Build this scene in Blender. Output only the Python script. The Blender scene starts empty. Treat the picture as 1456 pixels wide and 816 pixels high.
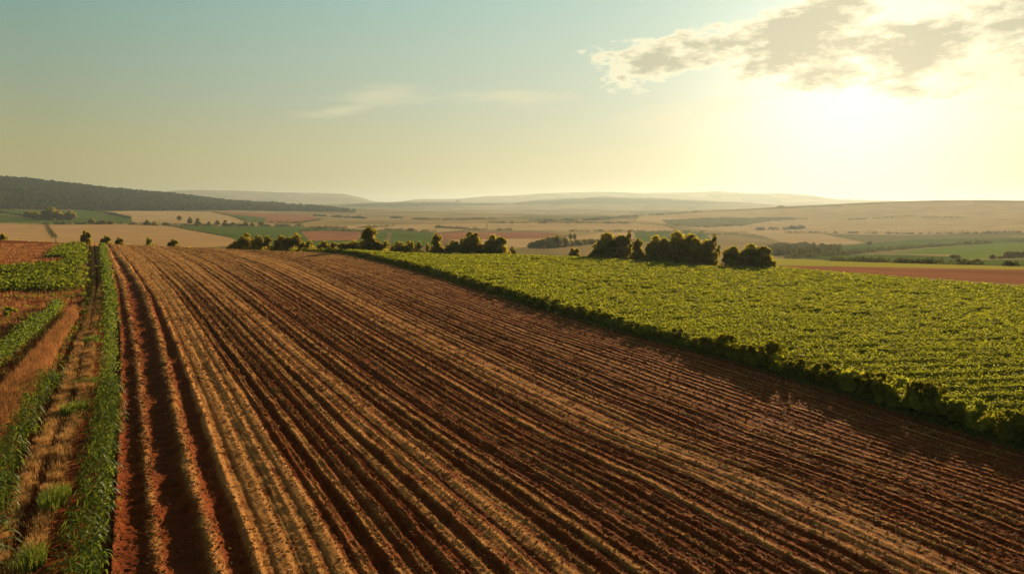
import bpy, math, random
import numpy as np
rng = np.random.default_rng(7)
random.seed(7)
R = math.radians
C = bpy.context.scene.collection
F = 970.0; TH = R(7.05); H = 12.0
ST, CT = math.sin(TH), math.cos(TH)

# ------------------------------------------------------------------ camera geometry helpers
def px_dir(x, y):
    u = (np.asarray(x, float) - 728) / F; v = (408 - np.asarray(y, float)) / F
    return u, CT + ST * v, -ST + CT * v
def px_azs(x, y):
    u, f, z = px_dir(x, y)
    return np.arctan2(u, f), z / np.hypot(u, f)
def px_ground(x, y):                       # point on the flat plateau
    u, f, z = px_dir(x, y)
    t = -H / z
    return u * t, f * t
def py_of_Y(Y):                            # image row of a flat-ground point at forward distance Y
    a = np.arctan2(H, Y) - TH
    return 408 + F * np.tan(a)
def smooth(t): t = np.clip(t, 0, 1); return t * t * (3 - 2 * t)

# ------------------------------------------------------------------ value noise
_L = rng.random((256, 256))
def vnoise(x, y, s=1.0, o=0.0):
    x = np.asarray(x) / s + o * 17.3 + 1000; y = np.asarray(y) / s + o * 9.1 + 1000
    xi = np.floor(x).astype(int); yi = np.floor(y).astype(int)
    fx = x - xi; fy = y - yi; fx = fx * fx * (3 - 2 * fx); fy = fy * fy * (3 - 2 * fy)
    a = _L[xi % 256, yi % 256]; b = _L[(xi + 1) % 256, yi % 256]
    c = _L[xi % 256, (yi + 1) % 256]; d = _L[(xi + 1) % 256, (yi + 1) % 256]
    return (a * (1 - fx) + b * fx) * (1 - fy) + (c * (1 - fx) + d * fx) * fy
def fbm(x, y, s, n=3, o=0.0):
    r = 0; a = 1.0; t = 0
    for k in range(n): r = r + a * vnoise(x, y, s / 2 ** k, o + k); t += a; a *= .5
    return r / t - .5

# ------------------------------------------------------------------ mesh building
def build(name, V, Fc, mat, parent=None, attrs=None, smoothed=False, link=True):
    V = np.ascontiguousarray(V, np.float32); Fc = np.ascontiguousarray(Fc, np.int32)
    n, k = Fc.shape
    me = bpy.data.meshes.new(name)
    me.vertices.add(len(V)); me.vertices.foreach_set('co', V.ravel())
    me.loops.add(n * k); me.loops.foreach_set('vertex_index', Fc.ravel())
    me.polygons.add(n); me.polygons.foreach_set('loop_start', np.arange(0, n * k, k, dtype=np.int32))
    me.polygons.foreach_set('use_smooth', np.full(n, smoothed))
    for nm, a in (attrs or {}).items():
        a = np.asarray(a, np.float32)
        if a.ndim == 1:
            at = me.attributes.new(nm, 'FLOAT', 'POINT'); at.data.foreach_set('value', a)
        else:
            at = me.attributes.new(nm, 'FLOAT_COLOR', 'POINT')
            at.data.foreach_set('color', np.hstack([a, np.ones((len(a), 1))]).astype(np.float32).ravel())
    me.update(calc_edges=True)
    me.materials.append(mat)
    o = bpy.data.objects.new(name, me)
    if link: C.objects.link(o)
    if parent: o.parent = parent
    return o
def grid_faces(nr, nc, keep=None):
    i = np.arange(nr * nc).reshape(nr, nc)
    q = np.stack([i[:-1, :-1], i[:-1, 1:], i[1:, 1:], i[1:, :-1]], -1)
    return q[keep] if keep is not None else q.reshape(-1, 4)
def compact(V, Fc, attrs=None):
    used, inv = np.unique(Fc.ravel(), return_inverse=True)
    return V[used], inv.reshape(Fc.shape), {k: a[used] for k, a in (attrs or {}).items()}
def tag(o, label=None, cat=None, group=None, kind=None):
    if label: o['label'] = label
    if cat: o['category'] = cat
    if group: o['group'] = group
    if kind: o['kind'] = kind
    return o
def empty(name, loc, rz=0):
    o = bpy.data.objects.new(name, None); C.objects.link(o); o.empty_display_size = .1
    o.location = loc; o.rotation_euler = (0, 0, rz); return o
def copy_tree(o, parent=None):
    c = o.copy(); C.objects.link(c)
    if parent: c.parent = parent
    for ch in o.children: copy_tree(ch, c)
    return c

# ------------------------------------------------------------------ materials
def newmat(name):
    m = bpy.data.materials.new(name); m.use_nodes = True
    nt = m.node_tree; nt.nodes.clear()
    out = nt.nodes.new('ShaderNodeOutputMaterial')
    return m, nt, out
def N(nt, t, **kw):
    n = nt.nodes.new(t)
    for k, v in kw.items():
        if k.startswith('i_'):
            key = k[2:]; n.inputs[int(key) if key.isdigit() else key.replace('_', ' ')].default_value = v
        else: setattr(n, k, v)
    return n
def rgb(c): return (c[0], c[1], c[2], 1)
def mixc(nt, fac, a, b, mode='MIX'):
    m = N(nt, 'ShaderNodeMix', data_type='RGBA', blend_type=mode)
    for s, v in ((m.inputs[0], fac), (m.inputs[6], a), (m.inputs[7], b)):
        if isinstance(v, bpy.types.NodeSocket): nt.links.new(v, s)
        elif isinstance(v, (int, float)): s.default_value = v
        else: s.default_value = rgb(v)
    return m.outputs[2]
def noise(nt, scale, detail=3, rough=.55, vec=None, dist=0):
    n = N(nt, 'ShaderNodeTexNoise'); n.inputs['Scale'].default_value = scale
    n.inputs['Detail'].default_value = detail; n.inputs['Roughness'].default_value = rough
    n.inputs['Distortion'].default_value = dist
    if vec is None:
        g = N(nt, 'ShaderNodeNewGeometry'); vec = g.outputs['Position']
    nt.links.new(vec, n.inputs['Vector'])
    return n.outputs['Fac']
def ramp(nt, fac, stops):
    r = N(nt, 'ShaderNodeValToRGB'); e = r.color_ramp.elements
    while len(e) < len(stops): e.new(.5)
    for k, (p, c) in enumerate(stops):
        e[k].position = p; e[k].color = rgb(c) if hasattr(c, '__len__') else (c, c, c, 1)
    nt.links.new(fac, r.inputs[0]); return r.outputs[0]
def leafmat(name, col, trans, var=.35, tw=.5, gloss=.04, nscale=.6):
    m, nt, out = newmat(name)
    n = noise(nt, nscale, 3)
    oi = N(nt, 'ShaderNodeObjectInfo')
    n2 = noise(nt, nscale * 14, 1)
    f = N(nt, 'ShaderNodeMath', operation='ADD'); nt.links.new(n, f.inputs[0]); nt.links.new(n2, f.inputs[1])
    v = ramp(nt, f.outputs[0], [(.62, 1 - var), (1.0, 1.0), ]) if False else None
    mr = N(nt, 'ShaderNodeMapRange'); nt.links.new(f.outputs[0], mr.inputs[0])
    mr.inputs[1].default_value = .7; mr.inputs[2].default_value = 1.3
    mr.inputs[3].default_value = 1 - var; mr.inputs[4].default_value = 1 + var
    orr = N(nt, 'ShaderNodeMapRange'); nt.links.new(oi.outputs['Random'], orr.inputs[0])
    orr.inputs[3].default_value = .85; orr.inputs[4].default_value = 1.15
    mm = N(nt, 'ShaderNodeMath', operation='MULTIPLY'); nt.links.new(mr.outputs[0], mm.inputs[0]); nt.links.new(orr.outputs[0], mm.inputs[1])
    hs1 = N(nt, 'ShaderNodeHueSaturation'); hs1.inputs['Color'].default_value = rgb(col); nt.links.new(mm.outputs[0], hs1.inputs['Value'])
    hs2 = N(nt, 'ShaderNodeHueSaturation'); hs2.inputs['Color'].default_value = rgb(trans); nt.links.new(mm.outputs[0], hs2.inputs['Value'])
    d = N(nt, 'ShaderNodeBsdfDiffuse'); nt.links.new(hs1.outputs[0], d.inputs[0])
    t = N(nt, 'ShaderNodeBsdfTranslucent'); nt.links.new(hs2.outputs[0], t.inputs[0])
    ms = N(nt, 'ShaderNodeMixShader'); ms.inputs[0].default_value = tw
    nt.links.new(d.outputs[0], ms.inputs[1]); nt.links.new(t.outputs[0], ms.inputs[2])
    g = N(nt, 'ShaderNodeBsdfGlossy'); g.inputs['Roughness'].default_value = .45; g.inputs[0].default_value = (1, 1, 1, 1)
    m2 = N(nt, 'ShaderNodeMixShader'); m2.inputs[0].default_value = gloss
    nt.links.new(ms.outputs[0], m2.inputs[1]); nt.links.new(g.outputs[0], m2.inputs[2])
    nt.links.new(m2.outputs[0], out.inputs[0])
    return m
def groundmat(name, c1, c2, scale=.02, c3=None, bump=0, bscale=2, rough=0.0, stripes=None):
    m, nt, out = newmat(name)
    col = mixc(nt, ramp(nt, noise(nt, scale, 6, .62), [(.38, 0), (.62, 1)]), c1, c2)
    if c3 is not None:
        col = mixc(nt, ramp(nt, noise(nt, scale * 5.3, 4, .6), [(.5, 0), (.7, 1)]), col, c3)
    if stripes:
        ang, sp, amt, sc = stripes
        g = N(nt, 'ShaderNodeNewGeometry')
        mp = N(nt, 'ShaderNodeMapping', vector_type='POINT'); mp.inputs['Rotation'].default_value = (0, 0, R(ang))
        nt.links.new(g.outputs['Position'], mp.inputs[0])
        mp2 = N(nt, 'ShaderNodeMapping'); mp2.inputs['Scale'].default_value = (1 / sp, .02 / sp, .02 / sp)
        nt.links.new(mp.outputs[0], mp2.inputs[0])
        st = noise(nt, 1, 4, .7, mp2.outputs[0])
        col = mixc(nt, ramp(nt, st, [(.4, 0), (.65, amt)]), col, sc)
    b = N(nt, 'ShaderNodeBsdfDiffuse'); nt.links.new(col, b.inputs[0]); b.inputs['Roughness'].default_value = rough
    if bump:
        bp = N(nt, 'ShaderNodeBump'); bp.inputs['Distance'].default_value = bump; bp.inputs['Strength'].default_value = 1
        nt.links.new(noise(nt, bscale, 5, .65), bp.inputs['Height']); nt.links.new(bp.outputs[0], b.inputs['Normal'])
    nt.links.new(b.outputs[0], out.inputs[0])
    return m

# ------------------------------------------------------------------ terrain: for each azimuth a profile of heights at known distances
def P(*pts): a = np.array(pts, float); return lambda x: np.interp(x, a[:, 0], a[:, 1])
crest = P((-300, 337), (0, 340), (130, 345), (300, 351), (480, 357.5), (600, 358.5), (720, 360), (830, 363.5), (1000, 375), (1100, 382), (1280, 398.5), (1456, 414), (1800, 440))
FF = [(-300, 0), (0, 0)]
lev = [  # (distance, image row of the terrain there as a function of image column)
 (500, P((-300, 352), (720, 352), (830, 356), (1000, 364), (1100, 366), (1280, 367), (1456, 370), (1800, 374))),
 (850, P((-300, 333), (0, 333), (480, 334), (830, 333), (1000, 342), (1100, 349), (1280, 352), (1456, 350), (1800, 348))),
 (1200, P((-300, 320), (480, 321), (830, 322), (1000, 330), (1100, 336), (1280, 339), (1456, 337), (1800, 332))),
 (1700, P((-300, 307), (0, 308), (480, 311), (830, 312), (1000, 316), (1100, 320), (1280, 321), (1456, 317), (1800, 310))),
 (2200, P((-300, 297), (0, 297), (130, 300), (300, 302), (480, 305), (830, 307.5), (950, 306), (1100, 304), (1280, 300), (1456, 298), (1800, 295))),
 (2700, P((-300, 255), (0, 267), (100, 275), (200, 285), (300, 293), (400, 296), (480, 300), (700, 303), (905, 305.5), (1000, 300), (1110, 295), (1140, 293), (1250, 288), (1330, 285.2), (1400, 284.6), (1456, 285.8), (1800, 288))),
 (3200, P((-300, 235), (-100, 248), (0, 254), (45, 257), (110, 264), (170, 271), (250, 277), (330, 287), (400, 291), (450, 293), (500, 297), (600, 300), (830, 302), (1000, 300), (1100, 299), (1280, 294), (1456, 292), (1800, 293))),
 (4200, P((-300, 275), (0, 280), (200, 290), (440, 296), (600, 298), (830, 298), (1000, 298), (1456, 298), (1800, 298))),
 (5800, P((-300, 290), (300, 291), (440, 292.5), (480, 290), (520, 288), (580, 287), (640, 287.5), (720, 289), (760, 285), (800, 283), (855, 280), (920, 281.5), (1000, 285), (1060, 288.5), (1110, 292), (1280, 294), (1800, 294))),
 (7500, P((-300, 291.5), (1800, 291.5))),
 (9500, P((-300, 285), (150, 279), (215, 275), (250, 271), (285, 270), (340, 271.5), (400, 274), (490, 276), (515, 281), (530, 286), (560, 288), (590, 284), (650, 283), (690, 279), (730, 278), (770, 275), (850, 273), (910, 274.5), (980, 274), (1020, 272), (1070, 275.5), (1110, 275), (1150, 277), (1190, 284), (1260, 285), (1300, 286.5), (1800, 288))),
 (13000, P((-300, 289.5), (1800, 289.5))),
 (17500, P((-300, 288.3), (1800, 288.3))),
]
az_f = np.arange(R(-42), R(42), R(.07))
az_all = np.concatenate([np.arange(-math.pi, R(-42), R(3)), az_f, np.arange(R(42), math.pi - R(1.5), R(3))])
az_all = np.append(az_all, az_all[0] + 2 * math.pi)
def azwrap(a): return (a + math.pi) % (2 * math.pi) - math.pi
aw = azwrap(az_all)
xcol = np.where(np.abs(aw) < R(60), 728 + 976 * np.tan(np.clip(aw, -R(50), R(50))), np.where(aw > 0, 1800, -300))
xcol = np.clip(xcol, -290, 1790)
def smcols(v, n=9):
    k = np.hanning(n + 2)[1:-1]; k /= k.sum()
    return np.convolve(np.pad(v, n // 2, mode='edge'), k, 'valid')
def slope(x, y):
    u, f, z = px_dir(x, y); return z / np.hypot(u, f)
Dc = smcols((H - .75 * smooth((xcol - 480) / 120)) / -slope(xcol, crest(xcol)), 31) - 3
Dk = [np.zeros_like(Dc), Dc * .5, Dc - 5]; Zk = [np.zeros_like(Dc)] * 3
rt = smooth((xcol - 1020) / 110)
d2 = Dc + 45 + rt * (Dc * 0 + 45); y2 = P((-300, 384), (1100, 377.3), (1280, 380.5), (1456, 384.5), (1800, 391))(xcol)
z2 = (-9 - (Dc - 120) * .03) * (1 - rt) + (H + slope(xcol, y2) * d2) * rt
Dk.append(d2); Zk.append(smcols(z2, 21))
for d, f in lev:
    Dk.append(np.full_like(Dc, d)); Zk.append(smcols(H + slope(xcol, f(xcol)) * d, 9 if d > 2400 else 25))
Dk.append(np.full_like(Dc, 18500)); Zk.append(Zk[-1] + 0.0)
Dk = np.array(Dk); Zk = np.array(Zk)
dl = np.diff(Zk, axis=0) / np.diff(Dk, axis=0)
M = np.zeros_like(Zk)
M[1:-1] = np.where(dl[:-1] * dl[1:] > 0, 2 * dl[:-1] * dl[1:] / (dl[:-1] + dl[1:] + 1e-12 * np.sign(dl[:-1] + dl[1:] + 1e-20)), 0)
rings = [4.0]
while rings[-1] < 18400:
    d = rings[-1]
    h = 14 if d < 250 else 40
    st = min(max(.5 * d * d / (F * h), .8 if d > 80 else 3), .02 * d + .4, 90 if d < 7000 else 300)
    rings.append(d + st)
rings = np.array(rings)
def profile(d):                           # heights of every azimuth at distance array d (nr,) -> (nr, naz)
    out = np.zeros((len(d), len(az_all)))
    for r, dd in enumerate(d):
        k = np.clip((Dk <= dd).sum(0) - 1, 0, len(Dk) - 2); j = np.arange(len(az_all))
        x0 = Dk[k, j]; h = Dk[k + 1, j] - x0; t = np.clip((dd - x0) / h, 0, 1)
        out[r] = ((1 + 2 * t) * (1 - t) ** 2 * Zk[k, j] + t * (1 - t) ** 2 * h * M[k, j] + t * t * (3 - 2 * t) * Zk[k + 1, j] + t * t * (t - 1) * h * M[k + 1, j])
    return out
Zg = profile(rings)
AZ, DD = np.meshgrid(az_all, rings)
Xg, Yg = DD * np.sin(AZ), DD * np.cos(AZ)
amp = smooth((DD - 400) / 1500)
Zg = Zg + amp * (fbm(Xg, Yg, 420, 4, 3) * np.minimum(DD / 330, 16)) 
def T(x, y):                              # terrain height at world x, y
    d = np.hypot(x, y); a = np.arctan2(x, y)
    ri = np.clip(np.searchsorted(rings, d) - 1, 0, len(rings) - 2); rf = np.clip((d - rings[ri]) / (rings[ri + 1] - rings[ri]), 0, 1)
    ai = np.clip(np.searchsorted(az_all, a) - 1, 0, len(az_all) - 2); af = np.clip((a - az_all[ai]) / (az_all[ai + 1] - az_all[ai]), 0, 1)
    return (Zg[ri, ai] * (1 - rf) + Zg[ri + 1, ai] * rf) * (1 - af) + (Zg[ri, ai + 1] * (1 - rf) + Zg[ri + 1, ai + 1] * rf) * af
def Dcrest(x, y): return np.interp(np.arctan2(x, y), az_all, Dc)
def cast(x, y, dmin=None):                # where a viewing ray past the crest meets the terrain
    a, s = px_azs(x, y); a = float(a); s = float(s)
    ds = rings[rings > (dmin or float(np.interp(a, az_all, Dc)) + 25)]
    z = T(ds * math.sin(a), ds * math.cos(a)); hit = np.nonzero(z >= H + s * ds)[0]
    d = ds[hit[0]] if len(hit) else 12000.
    if len(hit) and hit[0] > 0:
        i = hit[0]; g0 = H + s * ds[i - 1] - z[i - 1]; g1 = z[i] - H - s * ds[i]; d = ds[i - 1] + (ds[i] - ds[i - 1]) * g0 / max(g0 + g1, 1e-6)
    return a, d
def inpoly(px, py, poly):
    r = np.zeros(px.shape, bool); n = len(poly)
    for i in range(n):
        x1, y1 = poly[i]; x2, y2 = poly[(i + 1) % n]
        if y1 == y2: continue
        c = ((y1 > py) != (y2 > py)) & (px < (x2 - x1) * (py - y1) / (y2 - y1) + x1)
        r ^= c
    return r

# field materials
TAN = groundmat('ripe_stubble', (.58, .38, .18), (.50, .31, .14), .006, (.44, .28, .14), stripes=(58, 9, .6, (.30, .19, .09)))
TAN2 = groundmat('pale_stubble', (.60, .44, .23), (.50, .35, .18), .004, (.42, .29, .16), stripes=(70, 14, .5, (.33, .23, .12)))
PINK = groundmat('tilled_earth', (.42, .19, .10), (.33, .14, .08), .006, (.22, .11, .06), stripes=(62, 8, .5, (.22, .10, .06)))
GRN = groundmat('meadow', (.11, .17, .028), (.08, .13, .024), .005, (.14, .17, .04), stripes=(66, 9, .5, (.05, .09, .02)))
GRN2 = groundmat('bright_meadow', (.17, .25, .03), (.14, .21, .03), .004, (.19, .25, .05), stripes=(80, 9, .4, (.13, .19, .03)))
YEL = groundmat('yellow_grass', (.42, .38, .06), (.34, .33, .055), .01, (.42, .34, .09))
WOODF = groundmat('forest_floor', (.015, .034, .018), (.022, .042, .02), .01)
OLV = groundmat('scrub_ground', (.13, .13, .045), (.10, .11, .04), .003, (.17, .15, .06))
# the remaining countryside: a patchwork
mt, nt, out = newmat('countryside')
geo = N(nt, 'ShaderNodeNewGeometry')
mp = N(nt, 'ShaderNodeMapping'); mp.inputs['Rotation'].default_value = (0, 0, R(28)); mp.inputs['Scale'].default_value = (1 / 300, 1 / 520, 0)
nt.links.new(geo.outputs['Position'], mp.inputs[0])
wn = N(nt, 'ShaderNodeTexNoise'); wn.inputs['Scale'].default_value = .8; nt.links.new(mp.outputs[0], wn.inputs['Vector'])
va = N(nt, 'ShaderNodeVectorMath', operation='ADD'); nt.links.new(mp.outputs[0], va.inputs[0]); nt.links.new(wn.outputs['Color'], va.inputs[1])
vo = N(nt, 'ShaderNodeTexVoronoi', distance='CHEBYCHEV'); vo.inputs['Scale'].default_value = 1; nt.links.new(va.outputs[0], vo.inputs['Vector'])
sp = N(nt, 'ShaderNodeSeparateColor'); nt.links.new(vo.outputs['Color'], sp.inputs[0])
pc = ramp(nt, sp.outputs[0], [(0, (.40, .28, .13)), (.22, (.17, .16, .055)), (.34, (.36, .25, .12)), (.5, (.11, .13, .04)), (.62, (.42, .31, .16)), (.75, (.24, .14, .07)), (.86, (.40, .30, .15))])
[setattr(e, 'position', e.position) for e in []]
for nd in nt.nodes:
    if nd.type == 'VALTORGB': nd.color_ramp.interpolation = 'CONSTANT'
pc = mixc(nt, ramp(nt, noise(nt, .004, 5), [(.45, 0), (.62, .7)]), pc, (.14, .14, .055))
sc_ = mixc(nt, ramp(nt, noise(nt, .03, 4), [(.4, 0), (.65, .5)]), pc, (.22, .19, .08))
b = N(nt, 'ShaderNodeBsdfDiffuse'); nt.links.new(sc_, b.inputs[0]); nt.links.new(b.outputs[0], out.inputs[0])
LAND = mt

fields = [  # name, material, outline in image pixels (turned into ground positions below)
 ('wooded_slope', WOODF, [(-250, 296.5), (0, 296.5), (120, 298), (150, 299.5), (330, 298.5), (420, 300), (500, 302), (470, 296), (395, 292), (330, 288.5), (250, 279), (170, 273), (45, 259), (0, 256), (-250, 240)]),
 ('wooded_ridge', WOODF, [(470, 294), (520, 289), (580, 288), (640, 288.5), (720, 290), (700, 292), (560, 294)]),
 ('wooded_ridge', WOODF, [(722, 290.5), (760, 286.2), (855, 281.2), (920, 282.8), (1000, 286.3), (1060, 290), (1000, 291), (900, 290), (800, 290.5)]),
 ('stubble_field', TAN, [(-120, 317), (0, 318), (60, 320), (66, 320.3), (78, 340), (80, 350), (-120, 350)]),
 ('stubble_field', TAN, [(68, 320.3), (175, 319), (238, 321), (290, 331), (330, 339), (345, 347), (300, 352), (82, 350), (80, 340)]),
 ('meadow', GRN, [(-150, 303), (0, 304), (55, 313), (62, 318), (0, 316.5), (-150, 316)]),
 ('meadow', GRN, [(-150, 297.5), (120, 299), (150, 302), (185, 311), (188, 317.5), (64, 318), (57, 312.5), (0, 303)]),
 ('wheat_field', TAN2, [(158, 300), (250, 300.5), (300, 301.5), (340, 311), (348, 314), (330, 318.5), (250, 317), (190, 316), (187, 311)]),
 ('meadow', GRN, [(242, 321.5), (330, 321.5), (420, 322), (470, 325.5), (552, 331), (545, 352), (350, 352), (332, 338)]),
 ('tilled_field', PINK, [(302, 302), (372, 303), (440, 305), (452, 313), (420, 317.5), (378, 316), (360, 312), (330, 307)]),
 ('meadow', GRN, [(318, 304.5), (345, 306), (378, 310), (376, 316.5), (352, 316)]),
 ('tilled_field', PINK, [(428, 329), (470, 328.5), (514, 330), (510, 342), (440, 342)]),
 ('meadow', GRN, [(540, 327.5), (576, 328.5), (618, 331), (614, 350), (555, 350), (556, 331)]),
 ('wheat_field', TAN2, [(455, 324), (520, 319.5), (580, 319), (640, 318.5), (690, 318), (692, 324), (640, 329), (619, 330.5), (576, 327.5), (530, 326.5)]),
 ('wheat_field', TAN2, [(694, 317.5), (790, 317.5), (900, 318), (945, 321), (960, 328), (900, 329), (800, 329), (694, 326)]),
 ('tilled_field', PINK, [(622, 331.5), (660, 330), (760, 330), (800, 333), (790, 338), (700, 341), (622, 340)]),
 ('stubble_field', TAN2, [(640, 341), (790, 339), (870, 330), (900, 330), (900, 340), (780, 352), (640, 352)]),
 ('meadow', GRN, [(902, 329.5), (1000, 329.5), (1010, 340), (905, 344)]),
 ('tan_slope', TAN2, [(910, 306.5), (1000, 302), (1110, 297), (1250, 290), (1330, 287.5), (1456, 288), (1700, 290), (1700, 331), (1456, 331), (1280, 334), (1100, 331.5), (1000, 327), (950, 318), (905, 314)]),
 ('scrub_field', OLV, [(940, 313), (1010, 309.5), (1120, 309), (1150, 311), (1090, 315), (1055, 321), (990, 323), (950, 319)]),
 ('wheat_field', TAN2, [(1060, 330), (1140, 329), (1170, 333), (1230, 345), (1170, 349), (1110, 344), (1085, 336)]),
 ('meadow', GRN, [(1150, 354), (1235, 346), (1300, 341), (1400, 339), (1700, 338), (1700, 344), (1440, 345), (1320, 351), (1250, 357), (1180, 360)]),
 ('bright_meadow', GRN2, [(1268, 358.5), (1330, 352), (1420, 346), (1700, 343), (1700, 366), (1456, 368), (1372, 368), (1350, 362), (1300, 361)]),
 ('meadow', GRN, [(1100, 366), (1200, 362), (1290, 362.5), (1355, 365), (1375, 369.5), (1700, 369), (1700, 379), (1456, 378.5), (1300, 374.5), (1180, 370)]),
 ('grass_strip', YEL, [(1040, 367), (1110, 367.5), (1180, 371), (1300, 375.2), (1456, 379.2), (1700, 381), (1700, 389), (1456, 383.3), (1280, 380), (1100, 377), (1040, 377)]),
 ('tilled_field', PINK, [(1040, 378), (1100, 377.8), (1280, 380.8), (1456, 384), (1700, 391), (1700, 470), (1456, 425), (1040, 400)]),
]
fa = (AZ[:-1, :-1] + AZ[1:, 1:]) / 2; fd = 1e4 / ((DD[:-1, :-1] + DD[1:, 1:]) / 2)
owner = np.full(fa.shape, -1)
for i, (nm, m, poly) in enumerate(fields):
    pts = []
    n = len(poly)
    for j in range(n):
        (x0, y0), (x1, y1) = poly[j], poly[(j + 1) % n]
        k = max(2, int(abs(x1 - x0) / 12))
        for t in np.arange(k) / k:
            xx, yy = x0 + (x1 - x0) * t, y0 + (y1 - y0) * t
            a, d = cast(xx, yy); 
            if nm == 'wooded_slope' and y0 < 296 and y1 < 297: d = 3170
            pts.append((a, 1e4 / d))
    ins = inpoly(fa, fd, pts)
    owner[ins] = i
q = grid_faces(*AZ.shape).reshape(AZ.shape[0] - 1, AZ.shape[1] - 1, 4)[:, :, ::-1]
low = smooth((Dcrest(Xg, Yg) + 14 - DD) / 6)
Zd = Zg - .9 * low
VV = np.stack([Xg, Yg, Zd], -1).reshape(-1, 3)
rest = q[owner == -1]
v, f, _ = compact(VV, rest)
g = tag(build('ground', v, f, LAND, smoothed=True), kind='structure')
for i, (nm, m, poly) in enumerate(fields):
    ff = q[owner == i]
    if len(ff) == 0: print('EMPTY FIELD', nm, i); continue
    v, f, _ = compact(VV, ff)
    tag(build(nm, v, f, m, smoothed=True), kind='structure')

# ------------------------------------------------------------------ near plateau: rows traced as curves on the ground
def G(*pts): a = np.array(pts, float); return lambda y: np.interp(y, a[:, 0], a[:, 1])
guides = [  # (row coordinate in metres, image column of the row as a function of image row)
 (0.0, G((335, 146), (348, 149), (380, 156), (420, 166), (480, 170), (560, 170), (650, 166), (740, 160), (816, 155), (1000, 140))),
 (1.6, G((335, 147), (347, 151), (375, 162), (400, 174), (450, 184), (520, 194), (604, 204), (808, 224), (1000, 245))),
 (3.1, G((335, 150), (347, 158), (380, 185), (425, 211), (440, 215), (578, 246), (700, 276), (808, 306), (1000, 358))),
 (5.2, G((335, 156), (347, 168), (370, 194), (415, 231), (444, 250), (568, 316), (680, 372), (767, 412), (816, 432), (1000, 515))),
 (12.7, G((335, 175), (347, 212), (360, 240), (376, 268), (412, 315), (444, 352), (492, 405), (594, 527), (650, 597), (746, 718), (816, 805), (1000, 1040))),
 (24.6, G((335, 190), (346, 250), (352, 300), (360, 345), (375, 400), (395, 446), (430, 515), (476, 604), (553, 762), (619, 905), (685, 1085), (808, 1366), (1000, 1780))),
 (40.3, G((335, 210), (347, 330), (353, 400), (357, 450), (362, 500), (375, 560), (400, 650), (435, 760), (475, 900), (515, 1050), (560, 1200), (640, 1456), (700, 1660), (816, 2050), (1000, 2650))),
]
gu = np.array([g_[0] for g_ in guides])
def X_from_px(px, py):
    return px_ground(px, py)[0]
def Xedge(Y):                              # vineyard edge X at forward distance Y
    py = py_of_Y(Y); return X_from_px(guides[-1][1](py), py)
pys = np.concatenate([np.arange(339.5, 352, .35), np.arange(352, 400, .6), np.arange(400, 900, .8)])
Yr = np.array([px_ground(728, p)[1] for p in pys])
uu = np.concatenate([np.arange(0, 5.4, .045), np.arange(5.4, 40.6, .06)])
XX = np.zeros((len(pys), len(uu)))
for r, p in enumerate(pys):
    gx = np.array([X_from_px(g_[1](p), p) for g_ in guides])
    XX[r] = np.interp(uu, gu, gx)
k = np.hanning(41)[1:-1]; k /= k.sum()
XX = np.stack([np.convolve(np.pad(XX[:, c], 19, mode='edge'), np.ones(1) , 'same')[19:-19] for c in range(XX.shape[1])], 1)
ks = np.hanning(27)[1:-1]; ks /= ks.sum()
XX = np.apply_along_axis(lambda v: np.convolve(np.pad(v, 12, mode='edge'), ks, 'valid'), 1, XX)
YY = np.repeat(Yr[:, None], len(uu), 1)
per = np.interp(uu, [0, 3.3, 4.2, 24, 28, 41], [1.55, 1.55, .78, .74, .60, .58])
ph = np.concatenate([[0], np.cumsum(np.diff(uu) / per[:-1])])
ph = ph + .75 * smooth((uu - 3.2) / 2) * (vnoise(ph, ph * 0, 2.3, 31) - .5) + .35 * smooth((uu - 3.2) / 2) * (vnoise(ph, ph * 0, 1.1, 37) - .5)
PH = ph[None, :] + .16 * (fbm(XX, YY, 14, 2, 5)) + .05 * fbm(XX, YY, 2.2, 2, 8)
row_i = np.floor(PH + .5).astype(int)
ramp_ = np.random.default_rng(3).random(200)
passes = ramp_[row_i % 200]
ht = np.interp(uu, [0, 3.4, 6, 14, 25, 41], [.30, .30, .17, .13, .085, .055])[None, :]
prof = (.5 + .5 * np.cos(2 * np.pi * PH))
prof = np.power(prof, np.interp(uu, [0, 3.4, 6], [2.4, 2.2, 1.2]))
deep = np.clip(1.5 * ramp_[(row_i // 1 * 7) % 200] - .25, .15, 1.3)
relief = ht * prof * (.55 + .75 * deep) * (.55 + 1.6 * np.clip(fbm(XX, YY, 2.0, 4, 41) + .25, 0, 1)) + ht * .30 * np.cos(2 * np.pi * (2.6 * PH + 2 * passes)) * smooth((uu - 3) / 2)[None, :]
tracks = np.zeros_like(relief)
for u0, w, dp in ((7.6, .5, .10), (9.3, .35, .06), (13.9, .5, .12), (15.8, .5, .10), (19.2, .35, .06), (21.5, .4, .08), (28.2, .35, .05), (33.0, .4, .05)):
    tracks += dp * np.exp(-((uu[None, :] + .3 * fbm(XX, YY, 18, 2, 9) - u0) / w) ** 2)
clod = fbm(XX, YY, .55, 4, 1)
fine = fbm(XX, YY, .16, 2, 2)
near = smooth((95 - YY) / 70)
relief = relief + .15 * clod * (.35 + .65 * prof) * np.interp(uu, [10, 26], [1, .38])[None, :] + .09 * fine * near - tracks + .12 * fbm(XX, YY, 5, 2, 6)
straw = np.zeros_like(relief); bed = np.zeros_like(relief)
su = uu[None, :] + .5 * fbm(XX, YY, 9, 3, 4)
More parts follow.
